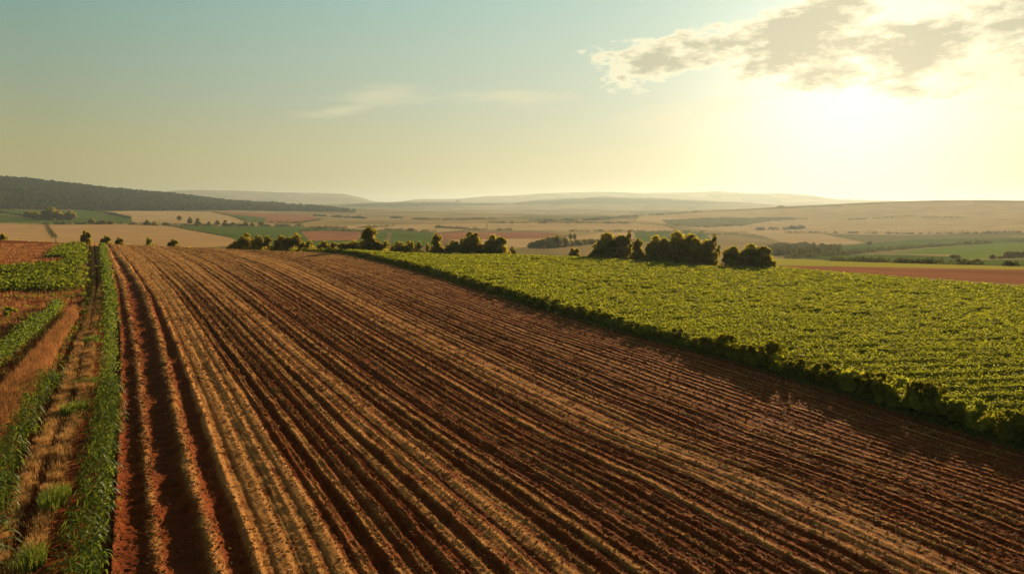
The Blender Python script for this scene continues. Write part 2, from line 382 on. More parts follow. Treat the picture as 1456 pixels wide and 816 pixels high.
for u0, w, a in ((4.5, .5, 1.8), (5.4, .55, 1.8), (6.3, .5, 1.3), (1.6, .3, .28), (3.1, .3, .35), (8.4, .3, .5), (10.4, .35, .8), (11.7, .4, 1.0), (12.9, .5, 1.3), (14.9, .35, .55), (17.2, .3, .45), (20.3, .3, .35), (22.9, .4, .6), (24.3, .7, .85), (25.8, .4, .5), (31, .4, .15)):
    straw += a * np.exp(-((su - u0) / w) ** 2); bed += min(a, 1) * .75 * np.exp(-((su - u0) / (w * 1.1)) ** 2) * (u0 > 4)
far = smooth((YY - 70) / 90)
bed = np.clip(bed, 0, .72); relief = relief * (1 - bed) + bed * (.09 + .035 * prof + .10 * clod)
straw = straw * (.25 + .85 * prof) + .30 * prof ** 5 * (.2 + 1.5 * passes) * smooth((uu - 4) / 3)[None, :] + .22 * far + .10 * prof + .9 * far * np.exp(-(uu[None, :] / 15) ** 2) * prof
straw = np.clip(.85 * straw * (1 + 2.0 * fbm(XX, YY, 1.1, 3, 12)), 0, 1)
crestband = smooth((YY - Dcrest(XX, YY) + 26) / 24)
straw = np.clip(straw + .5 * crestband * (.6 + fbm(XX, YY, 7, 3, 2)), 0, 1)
ZZ = T(XX, YY) + relief - .05
inside = (np.hypot(XX, YY) < Dcrest(XX, YY) + 12)
kf = inside[:-1, :-1] & inside[1:, 1:]
V = np.stack([XX, YY, ZZ], -1).reshape(-1, 3)
fcs = grid_faces(*XX.shape, keep=kf)
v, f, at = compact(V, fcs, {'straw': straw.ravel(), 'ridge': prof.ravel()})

SOIL_A, SOIL_B = (.15, .034, .010), (.33, .080, .024)
def soilmat(name, use_attr=True):
    m, nt, out = newmat(name)
    n1 = noise(nt, 1.3, 5, .6); n2 = noise(nt, 9, 4, .7); n3 = noise(nt, .06, 3)
    soil = mixc(nt, ramp(nt, n1, [(.35, 0), (.68, 1)]), SOIL_A, SOIL_B)
    soil = mixc(nt, ramp(nt, n3, [(.4, 0), (.65, .5)]), soil, (.17, .06, .025))
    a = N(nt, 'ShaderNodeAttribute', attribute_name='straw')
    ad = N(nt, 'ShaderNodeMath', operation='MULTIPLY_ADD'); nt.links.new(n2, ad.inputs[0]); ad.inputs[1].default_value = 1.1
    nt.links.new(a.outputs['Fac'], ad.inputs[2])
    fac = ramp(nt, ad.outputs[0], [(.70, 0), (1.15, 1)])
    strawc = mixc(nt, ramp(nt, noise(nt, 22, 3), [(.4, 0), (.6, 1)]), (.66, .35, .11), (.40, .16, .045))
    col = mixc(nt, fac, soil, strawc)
    b = N(nt, 'ShaderNodeBsdfPrincipled'); nt.links.new(col, b.inputs['Base Color']); b.inputs['Roughness'].default_value = .9
    b.inputs['Specular IOR Level'].default_value = .03
    bp = N(nt, 'ShaderNodeBump'); bp.inputs['Distance'].default_value = .09
    nt.links.new(noise(nt, 14, 6, .75), bp.inputs['Height']); nt.links.new(bp.outputs[0], b.inputs['Normal'])
    nt.links.new(b.outputs[0], out.inputs[0])
    return m
SOIL = soilmat('furrowed_soil')
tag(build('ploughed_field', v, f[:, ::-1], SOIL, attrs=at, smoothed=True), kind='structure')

# ------------------------------------------------------------------ blade helper: n grass / straw blades as bent two-segment strips
def blades(B, hgt, wid, lean, segs=2, curl=1.0, face=None):
    n = len(B); a = rng.random(n) * 2 * np.pi if lean is None else lean[0]
    l = (lean[1] if lean is not None else rng.random(n) * .5) * hgt
    dx, dy = np.cos(a), np.sin(a)
    fa_ = rng.random(n) * np.pi * 2
    sx, sy = np.cos(fa_) * wid / 2, np.sin(fa_) * wid / 2
    out = []
    for k in range(segs + 1):
        t = k / segs; off = l * t ** 1.7 * curl; w = (1 - t) ** .7 if k < segs else 0.02
        cx = B[:, 0] + dx * off; cy = B[:, 1] + dy * off; cz = B[:, 2] + hgt * np.sin(t * np.pi / 2 * 1.0)
        out.append(np.stack([cx - sx * w, cy - sy * w, cz], -1)); out.append(np.stack([cx + sx * w, cy + sy * w, cz], -1))
    V = np.stack(out, 1).reshape(-1, 3); K = 2 * (segs + 1)
    base = np.arange(n)[:, None] * K
    F_ = np.concatenate([base + np.array([[2 * k, 2 * k + 1, 2 * k + 3, 2 * k + 2]]) for k in range(segs)])
    return V, F_
BUSHM = leafmat('edge_bush_leaf', (.12, .13, .013), (.42, .40, .03), .4, .42, .0, .5)
STRAWM = leafmat('dry_straw', (.58, .35, .13), (.50, .30, .10), .4, .4, .05, 2)
DRYG = leafmat('dry_grass', (.40, .19, .07), (.50, .23, .08), .6, .5, .01, 1)
GOLD = leafmat('golden_grass', (.50, .28, .10), (.58, .33, .11), .3, .5, .03, 1)
# straw litter and cut stalks standing on the rows
w = (straw[:-1, :-1] * (.3 + .7 * prof[:-1, :-1]) + .05 * prof[:-1, :-1]) * kf
area = np.abs(np.diff(YY, axis=0)[:, :-1] * np.diff(XX, axis=1)[:-1])
lod = np.clip(26 / YY[:-1, :-1], .08, 1.0) ** 1.35
pw = (w * area * lod).ravel(); pw /= pw.sum()
idx = rng.choice(len(pw), 230000, p=pw)
ri, ci = np.unravel_index(idx, w.shape)
fr, fc_ = rng.random(len(idx)), rng.random(len(idx))
bx = XX[ri, ci] * (1 - fc_) + XX[ri, ci + 1] * fc_; by = YY[ri, ci] * (1 - fr) + YY[ri + 1, ci] * fr
bz = ZZ[ri, ci] - .01
sc = np.clip(by / 34, .8, 4.5) 
Vb, Fb = blades(np.stack([bx, by, bz], -1), (.03 + .11 * rng.random(len(idx)) ** 2) * sc ** .35, .014 * sc, (rng.random(len(idx)) * 6.28, rng.random(len(idx)) * 3.0))
tag(build('straw_litter', Vb, Fb, STRAWM), 'golden straw and cut stalks lying along the furrow ridges', 'straw', kind='stuff')

iv = np.array([(-1, 1.618, 0), (1, 1.618, 0), (-1, -1.618, 0), (1, -1.618, 0), (0, -1, 1.618), (0, 1, 1.618), (0, -1, -1.618), (0, 1, -1.618), (1.618, 0, -1), (1.618, 0, 1), (-1.618, 0, -1), (-1.618, 0, 1)]) / 1.902
ifc = np.array([(0, 11, 5), (0, 5, 1), (0, 1, 7), (0, 7, 10), (0, 10, 11), (1, 5, 9), (5, 11, 4), (11, 10, 2), (10, 7, 6), (7, 1, 8), (3, 9, 4), (3, 4, 2), (3, 2, 6), (3, 6, 8), (3, 8, 9), (4, 9, 5), (2, 4, 11), (6, 2, 10), (8, 6, 7), (9, 8, 1)])
w = np.interp(uu, [12, 26], [1, .35])[None, :-1] * ((.12 + .88 * prof[:-1, :-1]) * (.35 + np.clip(fbm(XX, YY, 3, 3, 55)[:-1, :-1] + .3, 0, 1)) * (1.15 - .4 * straw[:-1, :-1])) * kf
pw = (w * area * np.clip(24 / YY[:-1, :-1], .1, 1) ** 1.7).ravel(); pw /= pw.sum()
nc_ = 52000; idx = rng.choice(len(pw), nc_, p=pw); ri, ci = np.unravel_index(idx, w.shape)
cx_, cy_ = XX[ri, ci] + .05 * rng.random(nc_), YY[ri, ci] + .05 * rng.random(nc_); rr_ = (.016 + .045 * rng.random(nc_) ** 4) * np.clip(cy_ / 30, .9, 2.2)
Vc = iv[None] * (1 + .3 * rng.normal(size=(nc_, 12, 1))) * rr_[:, None, None] * [1.2, 1, .8] + np.column_stack([cx_, cy_, ZZ[ri, ci] + rr_ * .3])[:, None]
tag(build('clods', Vc.reshape(-1, 3), (ifc[None] + (np.arange(nc_) * 12)[:, None, None]).reshape(-1, 3), SOIL, attrs={'straw': np.repeat(.25 + .5 * (rng.random(nc_) > .75), 12)}), 'crumbly reddish clods lying on the ploughed rows', 'clods', kind='stuff')

# ------------------------------------------------------------------ left strip: farm track, verges and plots
pysL = np.concatenate([np.arange(336, 352, .4), np.arange(352, 400, .8), np.arange(400, 900, 1.6)])
YL = np.array([px_ground(728, p)[1] for p in pysL])
tt = np.linspace(0, 1, 420) ** 1.0
XL = np.zeros((len(pysL), len(tt)))
for r, p in enumerate(pysL):
    xr = X_from_px(guides[0][1](p), p) + .05; xl = X_from_px(-330, p)
    XL[r] = xr + (xl - xr) * (tt ** 1.5)
YLg = np.repeat(YL[:, None], len(tt), 1)
def wl(*pts): return np.array([px_ground(x, y) for x, y in pts])
lineB = wl((137, 347), (141, 375), (144, 400), (135, 454), (125, 510), (118, 560), (108, 595), (91, 632), (80, 680), (65, 730), (50, 770), (30, 816), (0, 870))
lineA = wl((131, 347), (132, 380), (132, 412), (121, 471), (107, 513), (96, 550), (91, 566), (69, 616), (44, 676), (25, 717), (6, 760), (-20, 820))
cornM = wl((146, 350), (150, 380), (157, 430), (157, 480), (156, 520), (152, 600), (140, 680), (126, 760), (116, 816), (105, 870))
cornC = wl((113, 457), (93, 500), (74, 540), (52, 575), (31, 615), (16, 650), (2, 700), (-15, 760), (-30, 830))
rowE = wl((64, 455), (40, 478), (20, 495), (-5, 515), (-40, 545))
def dline(x, y, L):
    best = np.full(np.shape(x), 1e9)
    for (x0, y0), (x1, y1) in zip(L[:-1], L[1:]):
        dx, dy = x1 - x0, y1 - y0; t = np.clip(((x - x0) * dx + (y - y0) * dy) / (dx * dx + dy * dy), 0, 1)
        best = np.minimum(best, np.hypot(x - x0 - t * dx, y - y0 - t * dy))
    return best
dA, dB, dM = dline(XL, YLg, lineA), dline(XL, YLg, lineB), dline(XL, YLg, cornM)
lineR = wl(*[((a + b_) / 2, y) for y, a, b_ in ((347, 131, 137), (400, 132, 144), (454, 124, 135), (510, 108, 125), (560, 93, 118), (632, 62, 91), (730, 20, 65), (816, -18, 30), (870, -50, 0))])
dR = dline(XL, YLg, lineR)
zL = T(XL, YLg) + .10 * np.exp(-(dA / .45) ** 2) + .12 * np.exp(-(dB / .45) ** 2) - .30 * np.exp(-(dR / .4) ** 2) + .05 * fbm(XL, YLg, .6, 3, 3) + .12 * fbm(XL, YLg, 4, 2, 6) - .05
strawL = np.clip(.8 * np.exp(-(dB / .3) ** 2) + .7 * np.exp(-(dA / .3) ** 2) + .03 + .5 * fbm(XL, YLg, 1.5, 3, 7), 0, 1) * (1 - .9 * np.exp(-(dR / .35) ** 2)) * (1 - .8 * np.exp(-(dM / .7) ** 2))
insL = (np.hypot(XL, YLg) < Dcrest(XL, YLg) + 12)
kL = insL[:-1, :-1] & insL[1:, 1:]
v, f, at = compact(np.stack([XL, YLg, zL], -1).reshape(-1, 3), grid_faces(*XL.shape, keep=kL), {'straw': strawL.ravel()})
tag(build('farm_track', v, f, SOIL, attrs=at, smoothed=True), kind='structure')

def scatter_poly(poly, n, lodref=40):      # random ground points in an outline given in image pixels
    W = np.array([px_ground(x, y) for x, y in poly]); lo, hi = W.min(0), W.max(0)
    res = []
    tot = 0
    while tot < n:
        p = lo + (hi - lo) * rng.random((n * 6, 2)); p = p[inpoly(p[:, 0], p[:, 1], W)]
        p = p[rng.random(len(p)) < np.clip(lodref / p[:, 1], 0, 1) ** 1.6]
        p = p[np.hypot(p[:, 0], p[:, 1]) < Dcrest(p[:, 0], p[:, 1]) + 6]
        res.append(p); tot += len(p)
        if len(p) == 0: break
    p = np.concatenate(res)[:n]
    return p
def with_z(p, dz=0): return np.column_stack([p, T(p[:, 0], p[:, 1]) + dz])
# dry reddish grass over the left margin
P1 = scatter_poly([(-120, 346), (95, 347), (122, 350), (128, 400), (120, 452), (95, 500), (60, 560), (20, 610), (-40, 680), (-200, 680)], 60000, 40)
hh = .22 + .28 * rng.random(len(P1)); k_ = fbm(P1[:, 0], P1[:, 1], 2.5, 3, 2) > -.10
P1, hh = P1[k_], hh[k_]
Vb, Fb = blades(with_z(P1, -.06), hh, .022 * np.clip(P1[:, 1] / 40, 1, 5), None)
tag(build('dry_grass', Vb, Fb, DRYG), 'rusty brown dry grass covering the left field margin', 'dry grass', kind='stuff')
P2 = scatter_poly([(64, 490), (105, 440), (112, 452), (84, 500), (52, 560), (30, 592), (-10, 640), (-60, 680), (-40, 600), (20, 540)], 16000, 60)
Vb, Fb = blades(with_z(P2, -.03), .55 + .45 * rng.random(len(P2)), .02 * np.clip(P2[:, 1] / 40, 1, 3), None)
tag(build('tall_dry_grass', Vb, Fb, DRYG), 'tall standing dry stalks between the two green corn rows', 'dry grass', kind='stuff')

HEDM = leafmat('hedge_leaf', (.045, .055, .015), (.12, .12, .02), .4, .35, .0, .2)
WEED = leafmat('leafy_weed', (.09, .12, .012), (.26, .30, .025), .4, .5, .01, 1.2)
VINE = leafmat('vine_leaf', (.185, .215, .017), (.50, .52, .037), .28, .5, .015, .5)
CORN = leafmat('corn_leaf', (.075, .12, .015), (.26, .33, .035), .3, .45, .02, 2)
TREEL = leafmat('tree_leaf', (.17, .15, .026), (.54, .45, .055), .45, .55, .0, .8)
TREEP = leafmat('pale_tree_leaf', (.15, .14, .022), (.42, .38, .05), .4, .5, .0, .8)
FOR = leafmat('forest_leaf', (.014, .034, .018), (.02, .045, .015), .4, .2, .0, .05)
mt, nt, out = newmat('bark'); b = N(nt, 'ShaderNodeBsdfDiffuse')
nt.links.new(mixc(nt, noise(nt, 6, 4), (.05, .035, .025), (.11, .08, .055)), b.inputs[0]); nt.links.new(b.outputs[0], out.inputs[0]); BARK = mt

def leaves(Pp, size, up=.5):              # pointed leaf quads with random facing, `up` biases normals upwards
    n = len(Pp)
    nrm = rng.normal(size=(n, 3)); nrm[:, 2] = np.abs(nrm[:, 2]) + up; nrm /= np.linalg.norm(nrm, axis=1)[:, None]
    t = np.cross(nrm, rng.normal(size=(n, 3))); t /= np.linalg.norm(t, axis=1)[:, None] + 1e-9; bb = np.cross(nrm, t)
    s = (size * (.6 + .8 * rng.random(n)))[:, None] if np.ndim(size) else (size * (.6 + .8 * rng.random(n)))[:, None]
    V = np.stack([Pp - t * s, Pp - bb * s * .55 + t * s * .1, Pp + t * s, Pp + bb * s * .55 + t * s * .1 - nrm * s * .25], 1).reshape(-1, 3)
    return V, (np.arange(n * 4).reshape(n, 4))

# green leafy plots
def plot_leaves(poly, n, hgt, label, name='leafy_crop', rowsp=None):
    p = scatter_poly(poly, n, 90)
    p = p + rng.normal(size=p.shape) * [.5, 1.0]; p = p[fbm(p[:, 0], p[:, 1], 2.2, 3, 9) > -.14]
    hz = hgt * (.5 + .9 * np.clip(fbm(p[:, 0], p[:, 1], 1.6, 3, 2) + .5, 0, 1)) * rng.random(len(p)) ** .5
    V, Fq = leaves(np.column_stack([p, T(p[:, 0], p[:, 1]) + hz]), .10 * np.clip(p[:, 1] / 40, 1, 3.5), .4)
    tag(build(name, V, Fq, WEED), label, 'crop', kind='stuff')
plot_leaves([(-100, 386), (40, 380), (113, 376), (115, 392), (115, 414), (60, 415), (-100, 412)], 16000, .9, 'broad leafy green plot in front of the brown plot, with a dark front edge')
plot_leaves([(74, 366), (84, 356), (92, 349), (116, 348), (117, 366)], 6000, .8, 'small far green plot beside the track near the crest')
plot_leaves([(100, 372), (104, 366), (116, 366), (116, 376)], 1800, .6, 'thin green growth joining the two green plots')

# ------------------------------------------------------------------ corn plants
def corn_mesh(seed, hgt):
    r = np.random.default_rng(seed); V = []; Q = []
    def strip(pts, wid, side):
        b0 = len(V)
        for (p_, w_) in zip(pts, wid):
            V.append(p_ - side * w_ / 2); V.append(p_ + side * w_ / 2)
        for k in range(len(pts) - 1): Q.append((b0 + 2 * k, b0 + 2 * k + 1, b0 + 2 * k + 3, b0 + 2 * k + 2))
    for a in (0, 1.57):                    # stalk as two crossed tapering ribbons
        s = np.array([math.cos(a), math.sin(a), 0]); strip([np.array([0, 0, z]) for z in (0, hgt * .5, hgt * .95)], [.035, .03, .015], s)
    n = 8; a0 = r.random() * 6.28
    for k in range(n):
        z = hgt * (.12 + .8 * k / n); a = a0 + k * math.pi * .98 + r.normal() * .35; L = (.78 - .3 * abs(k / n - .4)) * (.8 + .4 * r.random())
        d = np.array([math.cos(a), math.sin(a), 0]); side = np.array([-d[1], d[0], .25 * r.normal()])
        rise = .30 + .15 * r.random(); pts = []
        for j in range(6):
            t = j / 5; pts.append(np.array([0, 0, z]) + d * L * t ** .9 + np.array([0, 0, rise * t * 1.3 - (rise * 1.3 + .22 + .2 * (1 - k / n)) * t * t * t ** .6]))
        strip(pts, [.05, .11, .13, .115, .07, .01], side)
    return np.array(V), np.array(Q)
corn = []
for s in range(6):
    V, Q = corn_mesh(40 + s, 1.0 + .12 * s); o = build('corn_plant', V, Q, CORN, link=False); corn.append(o.data)
    bpy.data.objects.remove(o)
def along(L, step, y0=0, y1=1e9):
    seg = np.hypot(*(np.diff(L, axis=0).T)); s = np.concatenate([[0], np.cumsum(seg)]); t = np.arange(0, s[-1], step)
    p = np.column_stack([np.interp(t, s, L[:, 0]), np.interp(t, s, L[:, 1])]); return p[(p[:, 1] > y0) & (p[:, 1] < y1)]
def put_mesh(name, me, x, y, s, rz, label, cat, group, tilt=0, dz=0):
    o = bpy.data.objects.new(name, me); C.objects.link(o)
    o.location = (x, y, float(T(x, y)) + dz); o.scale = (s, s, s * (.9 + .2 * random.random())); o.rotation_euler = (random.gauss(0, tilt), random.gauss(0, tilt), rz)
    return tag(o, label, cat, group)
def corn_line(L, step, offs, y0, y1, label, group, sc=1, cap=190):
    n = 0
    for p in along(L, step, y0, y1)[::-1]:
        for of in offs:
            if n >= cap: return
            if random.random() < .08: continue
            x, y = p[0] + of + random.gauss(0, .10), p[1] + random.gauss(0, .12)
            put_mesh('corn_plant', random.choice(corn), x, y, sc * random.uniform(.7, 1.1), random.random() * 6.28, label, 'corn plant', group, .08, -.03); n += 1
corn_line(cornM, .5, (-.2, .12, .42), 17, 44, 'arching green corn plant in the strip right of the track', 'corn plants in the strip beside the furrows', .8)
corn_line(cornC, .5, (-.4, .3), 17, 58, 'green corn plant in the row along the far left verge', 'corn plants in the left row', .9, 110)
corn_line(cornM, .7, (-.75, -.45), 17, 44, 'small low corn plant in the shaded gap left of the strip', 'small corn plants left of the strip', .5)
# farther corn reads as one band
def corn_mass(L, y0, y1, step, width, n_leaf, label):
    p = along(L, step, y0, y1); p = p[rng.integers(0, len(p), n_leaf)] + rng.normal(size=(n_leaf, 2)) * [width, .3]
    hz = .95 * rng.random(n_leaf) ** .7
    V, Fq = leaves(np.column_stack([p, T(p[:, 0], p[:, 1]) + hz]), .085 * np.clip(p[:, 1] / 45, 1, 3), .2)
    tag(build('corn_rows', V, Fq, CORN), label, 'corn', kind='stuff')
corn_mass(cornM, 42, 215, .3, .30, 15000, 'dense green corn strip running to the crest beside the track')
corn_mass(rowE, 40, 90, .3, .45, 7000, 'thick green crop row slanting in from the left edge')
corn_mass(wl((80, 436), (77, 450)), 40, 200, .3, .3, 600, 'small isolated clump of green crop in the brown grass')

# ------------------------------------------------------------------ grass tufts on the verges
def tuft_mesh(seed, n, h, sp):
    global rng
    old = rng; rng = np.random.default_rng(seed)
    a = rng.random(n) * 6.28; r_ = sp * .35 * np.sqrt(rng.random(n))
    B = np.column_stack([np.cos(a) * r_, np.sin(a) * r_, np.zeros(n)])
    V, Q = blades(B, h * (.5 + .6 * rng.random(n)), .022, (a + rng.normal(size=n) * .5, .08 + .42 * rng.random(n)), 3)
    rng = old; return V, Q
GREENT = leafmat('fresh_grass', (.14, .20, .03), (.34, .40, .05), .3, .5, .03, 1)
tg = []; tn = []
for s in range(4):
    V, Q = tuft_mesh(90 + s, 260, .5, 1.0); V[:, 2] *= 1.35; o = build('grass_tuft', V, Q, GOLD, link=False); tg.append(o.data)
    bpy.data.objects.remove(o)
    V, Q = tuft_mesh(190 + s, 300, .5, .9); o = build('grass_tuft', V, Q, GREENT, link=False); tn.append(o.data)
    bpy.data.objects.remove(o)
for L, y0, y1, nm in ((lineB, 17, 62, 'golden dry grass tuft on the strip between the ruts and the corn'), (lineA, 17, 62, 'golden dry grass tuft on the strip left of the wheel ruts')):
    for p in along(L, .36, y0, y1):
        if random.random() < .42: continue
        put_mesh('grass_tuft', random.choice(tg), p[0] + random.gauss(0, .16), p[1] + random.gauss(0, .15), random.choice([.25, .35, .45, .55, .8]) * random.uniform(.85, 1.1), random.random() * 6.28, nm, 'grass tuft', 'golden grass tufts on the verges', .1, -.03)
gt = [((107, 588), 1.15, 3, 'bright green grass tuft on the verge beside the dense corn, the middle one'), ((72, 718), 1.0, 3, 'bright green grass tuft between golden tufts near the lower track'),
      ((32, 808), 1.05, 2, 'bright green grass tuft at the very bottom of the track verge'), ((131, 487), .9, 4, 'green grass clump on the far part of the track verge'), ((122, 545), .6, 1, 'small green grass tuft in the middle of the verge')]
for (x, y), s, n, lb in gt:
    gx, gy = px_ground(x, y)
    root = empty('green_tuft', (gx, gy, float(T(gx, gy)))); tag(root, lb, 'grass tuft')
    allV = []; allQ = []; b0 = 0
    for k in range(n + 2):
        V, Q = tuft_mesh(int(x) * 7 + k, 200, .6 * s, 1.0); V = V + [random.gauss(0, .16), (k - n / 2) * .28, 0]
        allV.append(V); allQ.append(Q + b0); b0 += len(V)
    build('blades', np.concatenate(allV), np.concatenate(allQ), GREENT, parent=root)
for L, lab in ((lineB, 'thin golden grass along the far stretch of the track verge'), (lineA, 'thin golden grass left of the far wheel ruts')):
    p = along(L, .3, 60, 215); p = p[rng.integers(0, len(p), 9000)] + rng.normal(size=(9000, 2)) * .15
    Vb, Fb = blades(with_z(p, -.02), .12 + .2 * rng.random(len(p)), .035 * np.clip(p[:, 1] / 60, 1, 3), None)
    tag(build('verge_grass', Vb, Fb, GOLD), lab, 'grass', kind='stuff')
for L, lab in ((lineB, 'short golden grass under the tufts by the corn strip'), (lineA, 'short golden grass under the tufts left of the ruts')):
    p = along(L, .2, 16, 62); p = p[rng.integers(0, len(p), 16000)] + rng.normal(size=(16000, 2)) * .19
    Vb, Fb = blades(with_z(p, 0), .06 + .34 * rng.random(len(p)) ** 2, .016 * np.clip(p[:, 1] / 25, 1, 3), None)
    tag(build('verge_grass', Vb, Fb, GOLD), lab, 'grass', kind='stuff')

pw_ = np.concatenate([along(lineA, .2, 16, 120), along(lineB, .2, 16, 120), along(cornC, .2, 16, 120)]); nn = 15000
pw_ = pw_[rng.integers(0, len(pw_), nn)] + rng.normal(size=(nn, 2)) * .38; pw_ = pw_[(fbm(pw_[:, 0], pw_[:, 1], 1.1, 3, 91) > .04) & (dline(pw_[:, 0], pw_[:, 1], lineR) > .32)]
V, Q = leaves(with_z(pw_, .03) + np.column_stack([np.zeros((len(pw_), 2)), .22 * rng.random(len(pw_))]), .05 * np.clip(pw_[:, 1] / 30, 1, 3), .4)
tag(build('weeds', V, Q, WEED), 'patchy green weeds mixed into the golden grass of the verges', 'weeds', kind='stuff')
P4 = scatter_poly([(-100, 415), (125, 415), (118, 455), (90, 510), (60, 560), (20, 610), (-60, 640)], 9000, 60); P4 = P4[fbm(P4[:, 0], P4[:, 1], 1.8, 3, 33) > .10]
V, Q = leaves(with_z(P4, .05) + np.column_stack([np.zeros((len(P4), 2)), .4 * rng.random(len(P4))]), .07 * np.clip(P4[:, 1] / 40, 1, 3), .4)
tag(build('weeds', V, Q, WEED), 'scattered green weeds growing through the rusty dry grass', 'weeds', kind='stuff')

# ------------------------------------------------------------------ vineyard: canopy surface with leaves
ang = R(-4)
def canopy(x, y):
    c = (y * math.cos(ang) + x * math.sin(ang)) / 1.75 + .25 * fbm(x, y, 9, 2, 11)
    rowp = (.5 + .5 * np.cos(2 * np.pi * c)) ** .8
    gap = smooth((fbm(x, y, 1.5, 3, 21) + .30) / .22)
    return (.10 + .88 * rowp * (.65 + .35 * gap) + .18 * fbm(x, y, .9, 3, 14) + .12 * fbm(x, y, 3.5, 2, 19) + .12 * fbm(x, y, 9, 2, 15)), rowp
gx = np.arange(-70, 150, .28); gy = np.arange(20, 215, .28)
GX, GY = np.meshgrid(gx, gy)
EX = np.interp(GY, Yr[::-1], np.array([X_from_px(guides[-1][1](p), p) for p in pys])[::-1])
reg = (GX > EX + .35) & (np.hypot(GX, GY) < Dcrest(GX, GY) + 9) & (np.abs(np.arctan2(GX, GY)) < R(44))
cz, rp = canopy(GX, GY)
GZ = T(GX, GY) + np.maximum(cz, .03) - .10
kf2 = reg[:-1, :-1] & reg[1:, 1:] & reg[1:, :-1] & reg[:-1, 1:]
v, f, _ = compact(np.stack([GX, GY, GZ], -1).reshape(-1, 3), grid_faces(*GX.shape, keep=kf2))
nv = len(v)
pr = (kf2 * np.clip(60 / GY[:-1, :-1], .12, 1.25) ** 1.3 * (.15 + .85 * rp[:-1, :-1])).ravel(); pr /= pr.sum()
idx = rng.choice(len(pr), 560000, p=pr); ri, ci = np.unravel_index(idx, kf2.shape)
lx = GX[ri, ci] + .28 * rng.random(len(idx)); ly = GY[ri, ci] + .28 * rng.random(len(idx))
cz2, _ = canopy(lx, ly); lz = T(lx, ly) + np.maximum(cz2, .05) + .14 * rng.normal(size=len(lx)) * np.clip(60 / ly, .3, 1) + .0
LV, LF = leaves(np.column_stack([lx, ly, lz]), .064 * np.clip(ly / 45, .85, 2.3), .8)
VG = leafmat('vine_canopy', (.10, .12, .011), (.34, .36, .024), .35, .35, .0, .8)
o = build('vine_crop', np.vstack([v, LV]), np.vstack([f, LF + nv]), VINE, smoothed=True)
o.data.materials.append(VG)
mi = np.zeros(len(f) + len(LF), np.int32); mi[:len(f)] = 1; o.data.polygons.foreach_set('material_index', mi)
tag(o, 'wide field of low leafy yellow green vines in dense rows', 'crop', kind='stuff')
# ground under the vines (a margin strip in front of the bushes too)
EXs = np.array([X_from_px(guides[-1][1](p), p) for p in pys])
tv = np.linspace(0, 1, 90) ** 2
XV = EXs[:, None] - .25 + (np.maximum(Yr * .95, EXs + 6) - EXs)[:, None] * tv[None, :]; YV = np.repeat(Yr[:, None], 90, 1)
kv = np.hypot(XV, YV) < Dcrest(XV, YV) + 11; kv = kv[:-1, :-1] & kv[1:, 1:]
ZV = T(XV, YV) + .05 * fbm(XV, YV, 1.1, 2) - .045
v, f, _ = compact(np.stack([XV, YV, ZV], -1).reshape(-1, 3), grid_faces(*XV.shape, keep=kv))
tag(build('vineyard_ground', v, f[:, ::-1], groundmat('vineyard_soil', (.07, .045, .02), (.06, .07, .015), .8, (.04, .06, .015)), smoothed=True), kind='structure')

# bushes along the vineyard edge
def clump_leaves(seed, rx, rz, nc, nl, ls, up=.3, zc=None, spread=.85):
    global rng
    old = rng; rng = np.random.default_rng(seed)
    c = rng.normal(size=(nc, 3)); c /= np.linalg.norm(c, axis=1)[:, None]; c *= (rng.random(nc) ** .45)[:, None] * spread
    c = c * [rx, rx, rz] + [0, 0, zc if zc is not None else rz]
    cr = (.26 + .24 * rng.random(nc)) * min(rx, rz)
    k = rng.integers(0, nc, nl); d = rng.normal(size=(nl, 3)); d /= np.linalg.norm(d, axis=1)[:, None]
    p = c[k] + d * (cr[k] * (.55 + .5 * rng.random(nl)))[:, None] * [1, 1, .85]
    p = p[p[:, 2] > .02]
    V, Q = leaves(p, ls, up); rng = old
    return V, Q, c
bush = []
for s in range(8):
    V, Q, _ = clump_leaves(300 + s, .62, .40 + .08 * (s % 3), 11, 800, .085, .3); o = build('vine_bush', V, Q, VINE if s % 2 == 0 else BUSHM, link=False); bush.append(o.data); bpy.data.objects.remove(o)
eL = np.column_stack([EXs, Yr])[::-1]; eL = eL[(eL[:, 1] > 21) & (eL[:, 1] < 175)]
nb = 0
for p in along(eL, .6):
    if random.random() < .13 or np.hypot(*p) > Dcrest(p[0], p[1]) + 2: continue
    s = random.uniform(.75, 1.25) * np.interp(p[1], [28, 40, 60, 110], [1.9, 1.6, 1.25, 1.0])
    o = put_mesh('vine_bush', random.choice(bush), p[0] + .5 + random.gauss(0, .22) + 1.1 * float(fbm(p[0], p[1], 7, 2, 77)), p[1], s, random.random() * 6.28, 'leafy dark sided bush in the line along the vineyard edge', 'bush', 'bushes along the vineyard edge', .05, -.02); nb += 1
    if nb > 290: break
V1 = px_ground(10, 452)
put_mesh('green_shrub', bush[0], V1[0], V1[1], 1.5, 1, 'dark round green shrub alone in the brown grass at left', 'shrub', None, 0, 0)
# grassy fringe at the foot of the bushes, on the ploughed side
p = along(eL, .3); m_ = 26000; p = p[rng.integers(0, len(p), m_)] + np.column_stack([rng.normal(size=m_) * .35 - .15, rng.normal(size=m_) * .3])
V, Q = leaves(with_z(p, .10) + np.column_stack([np.zeros((m_, 2)), .14 * rng.random(m_)]), .075 * np.clip(p[:, 1] / 40, 1, 2.5), .5)
tag(build('weeds', V, Q, WEED), 'low dark green weeds at the foot of the vineyard bushes', 'weeds', kind='stuff')

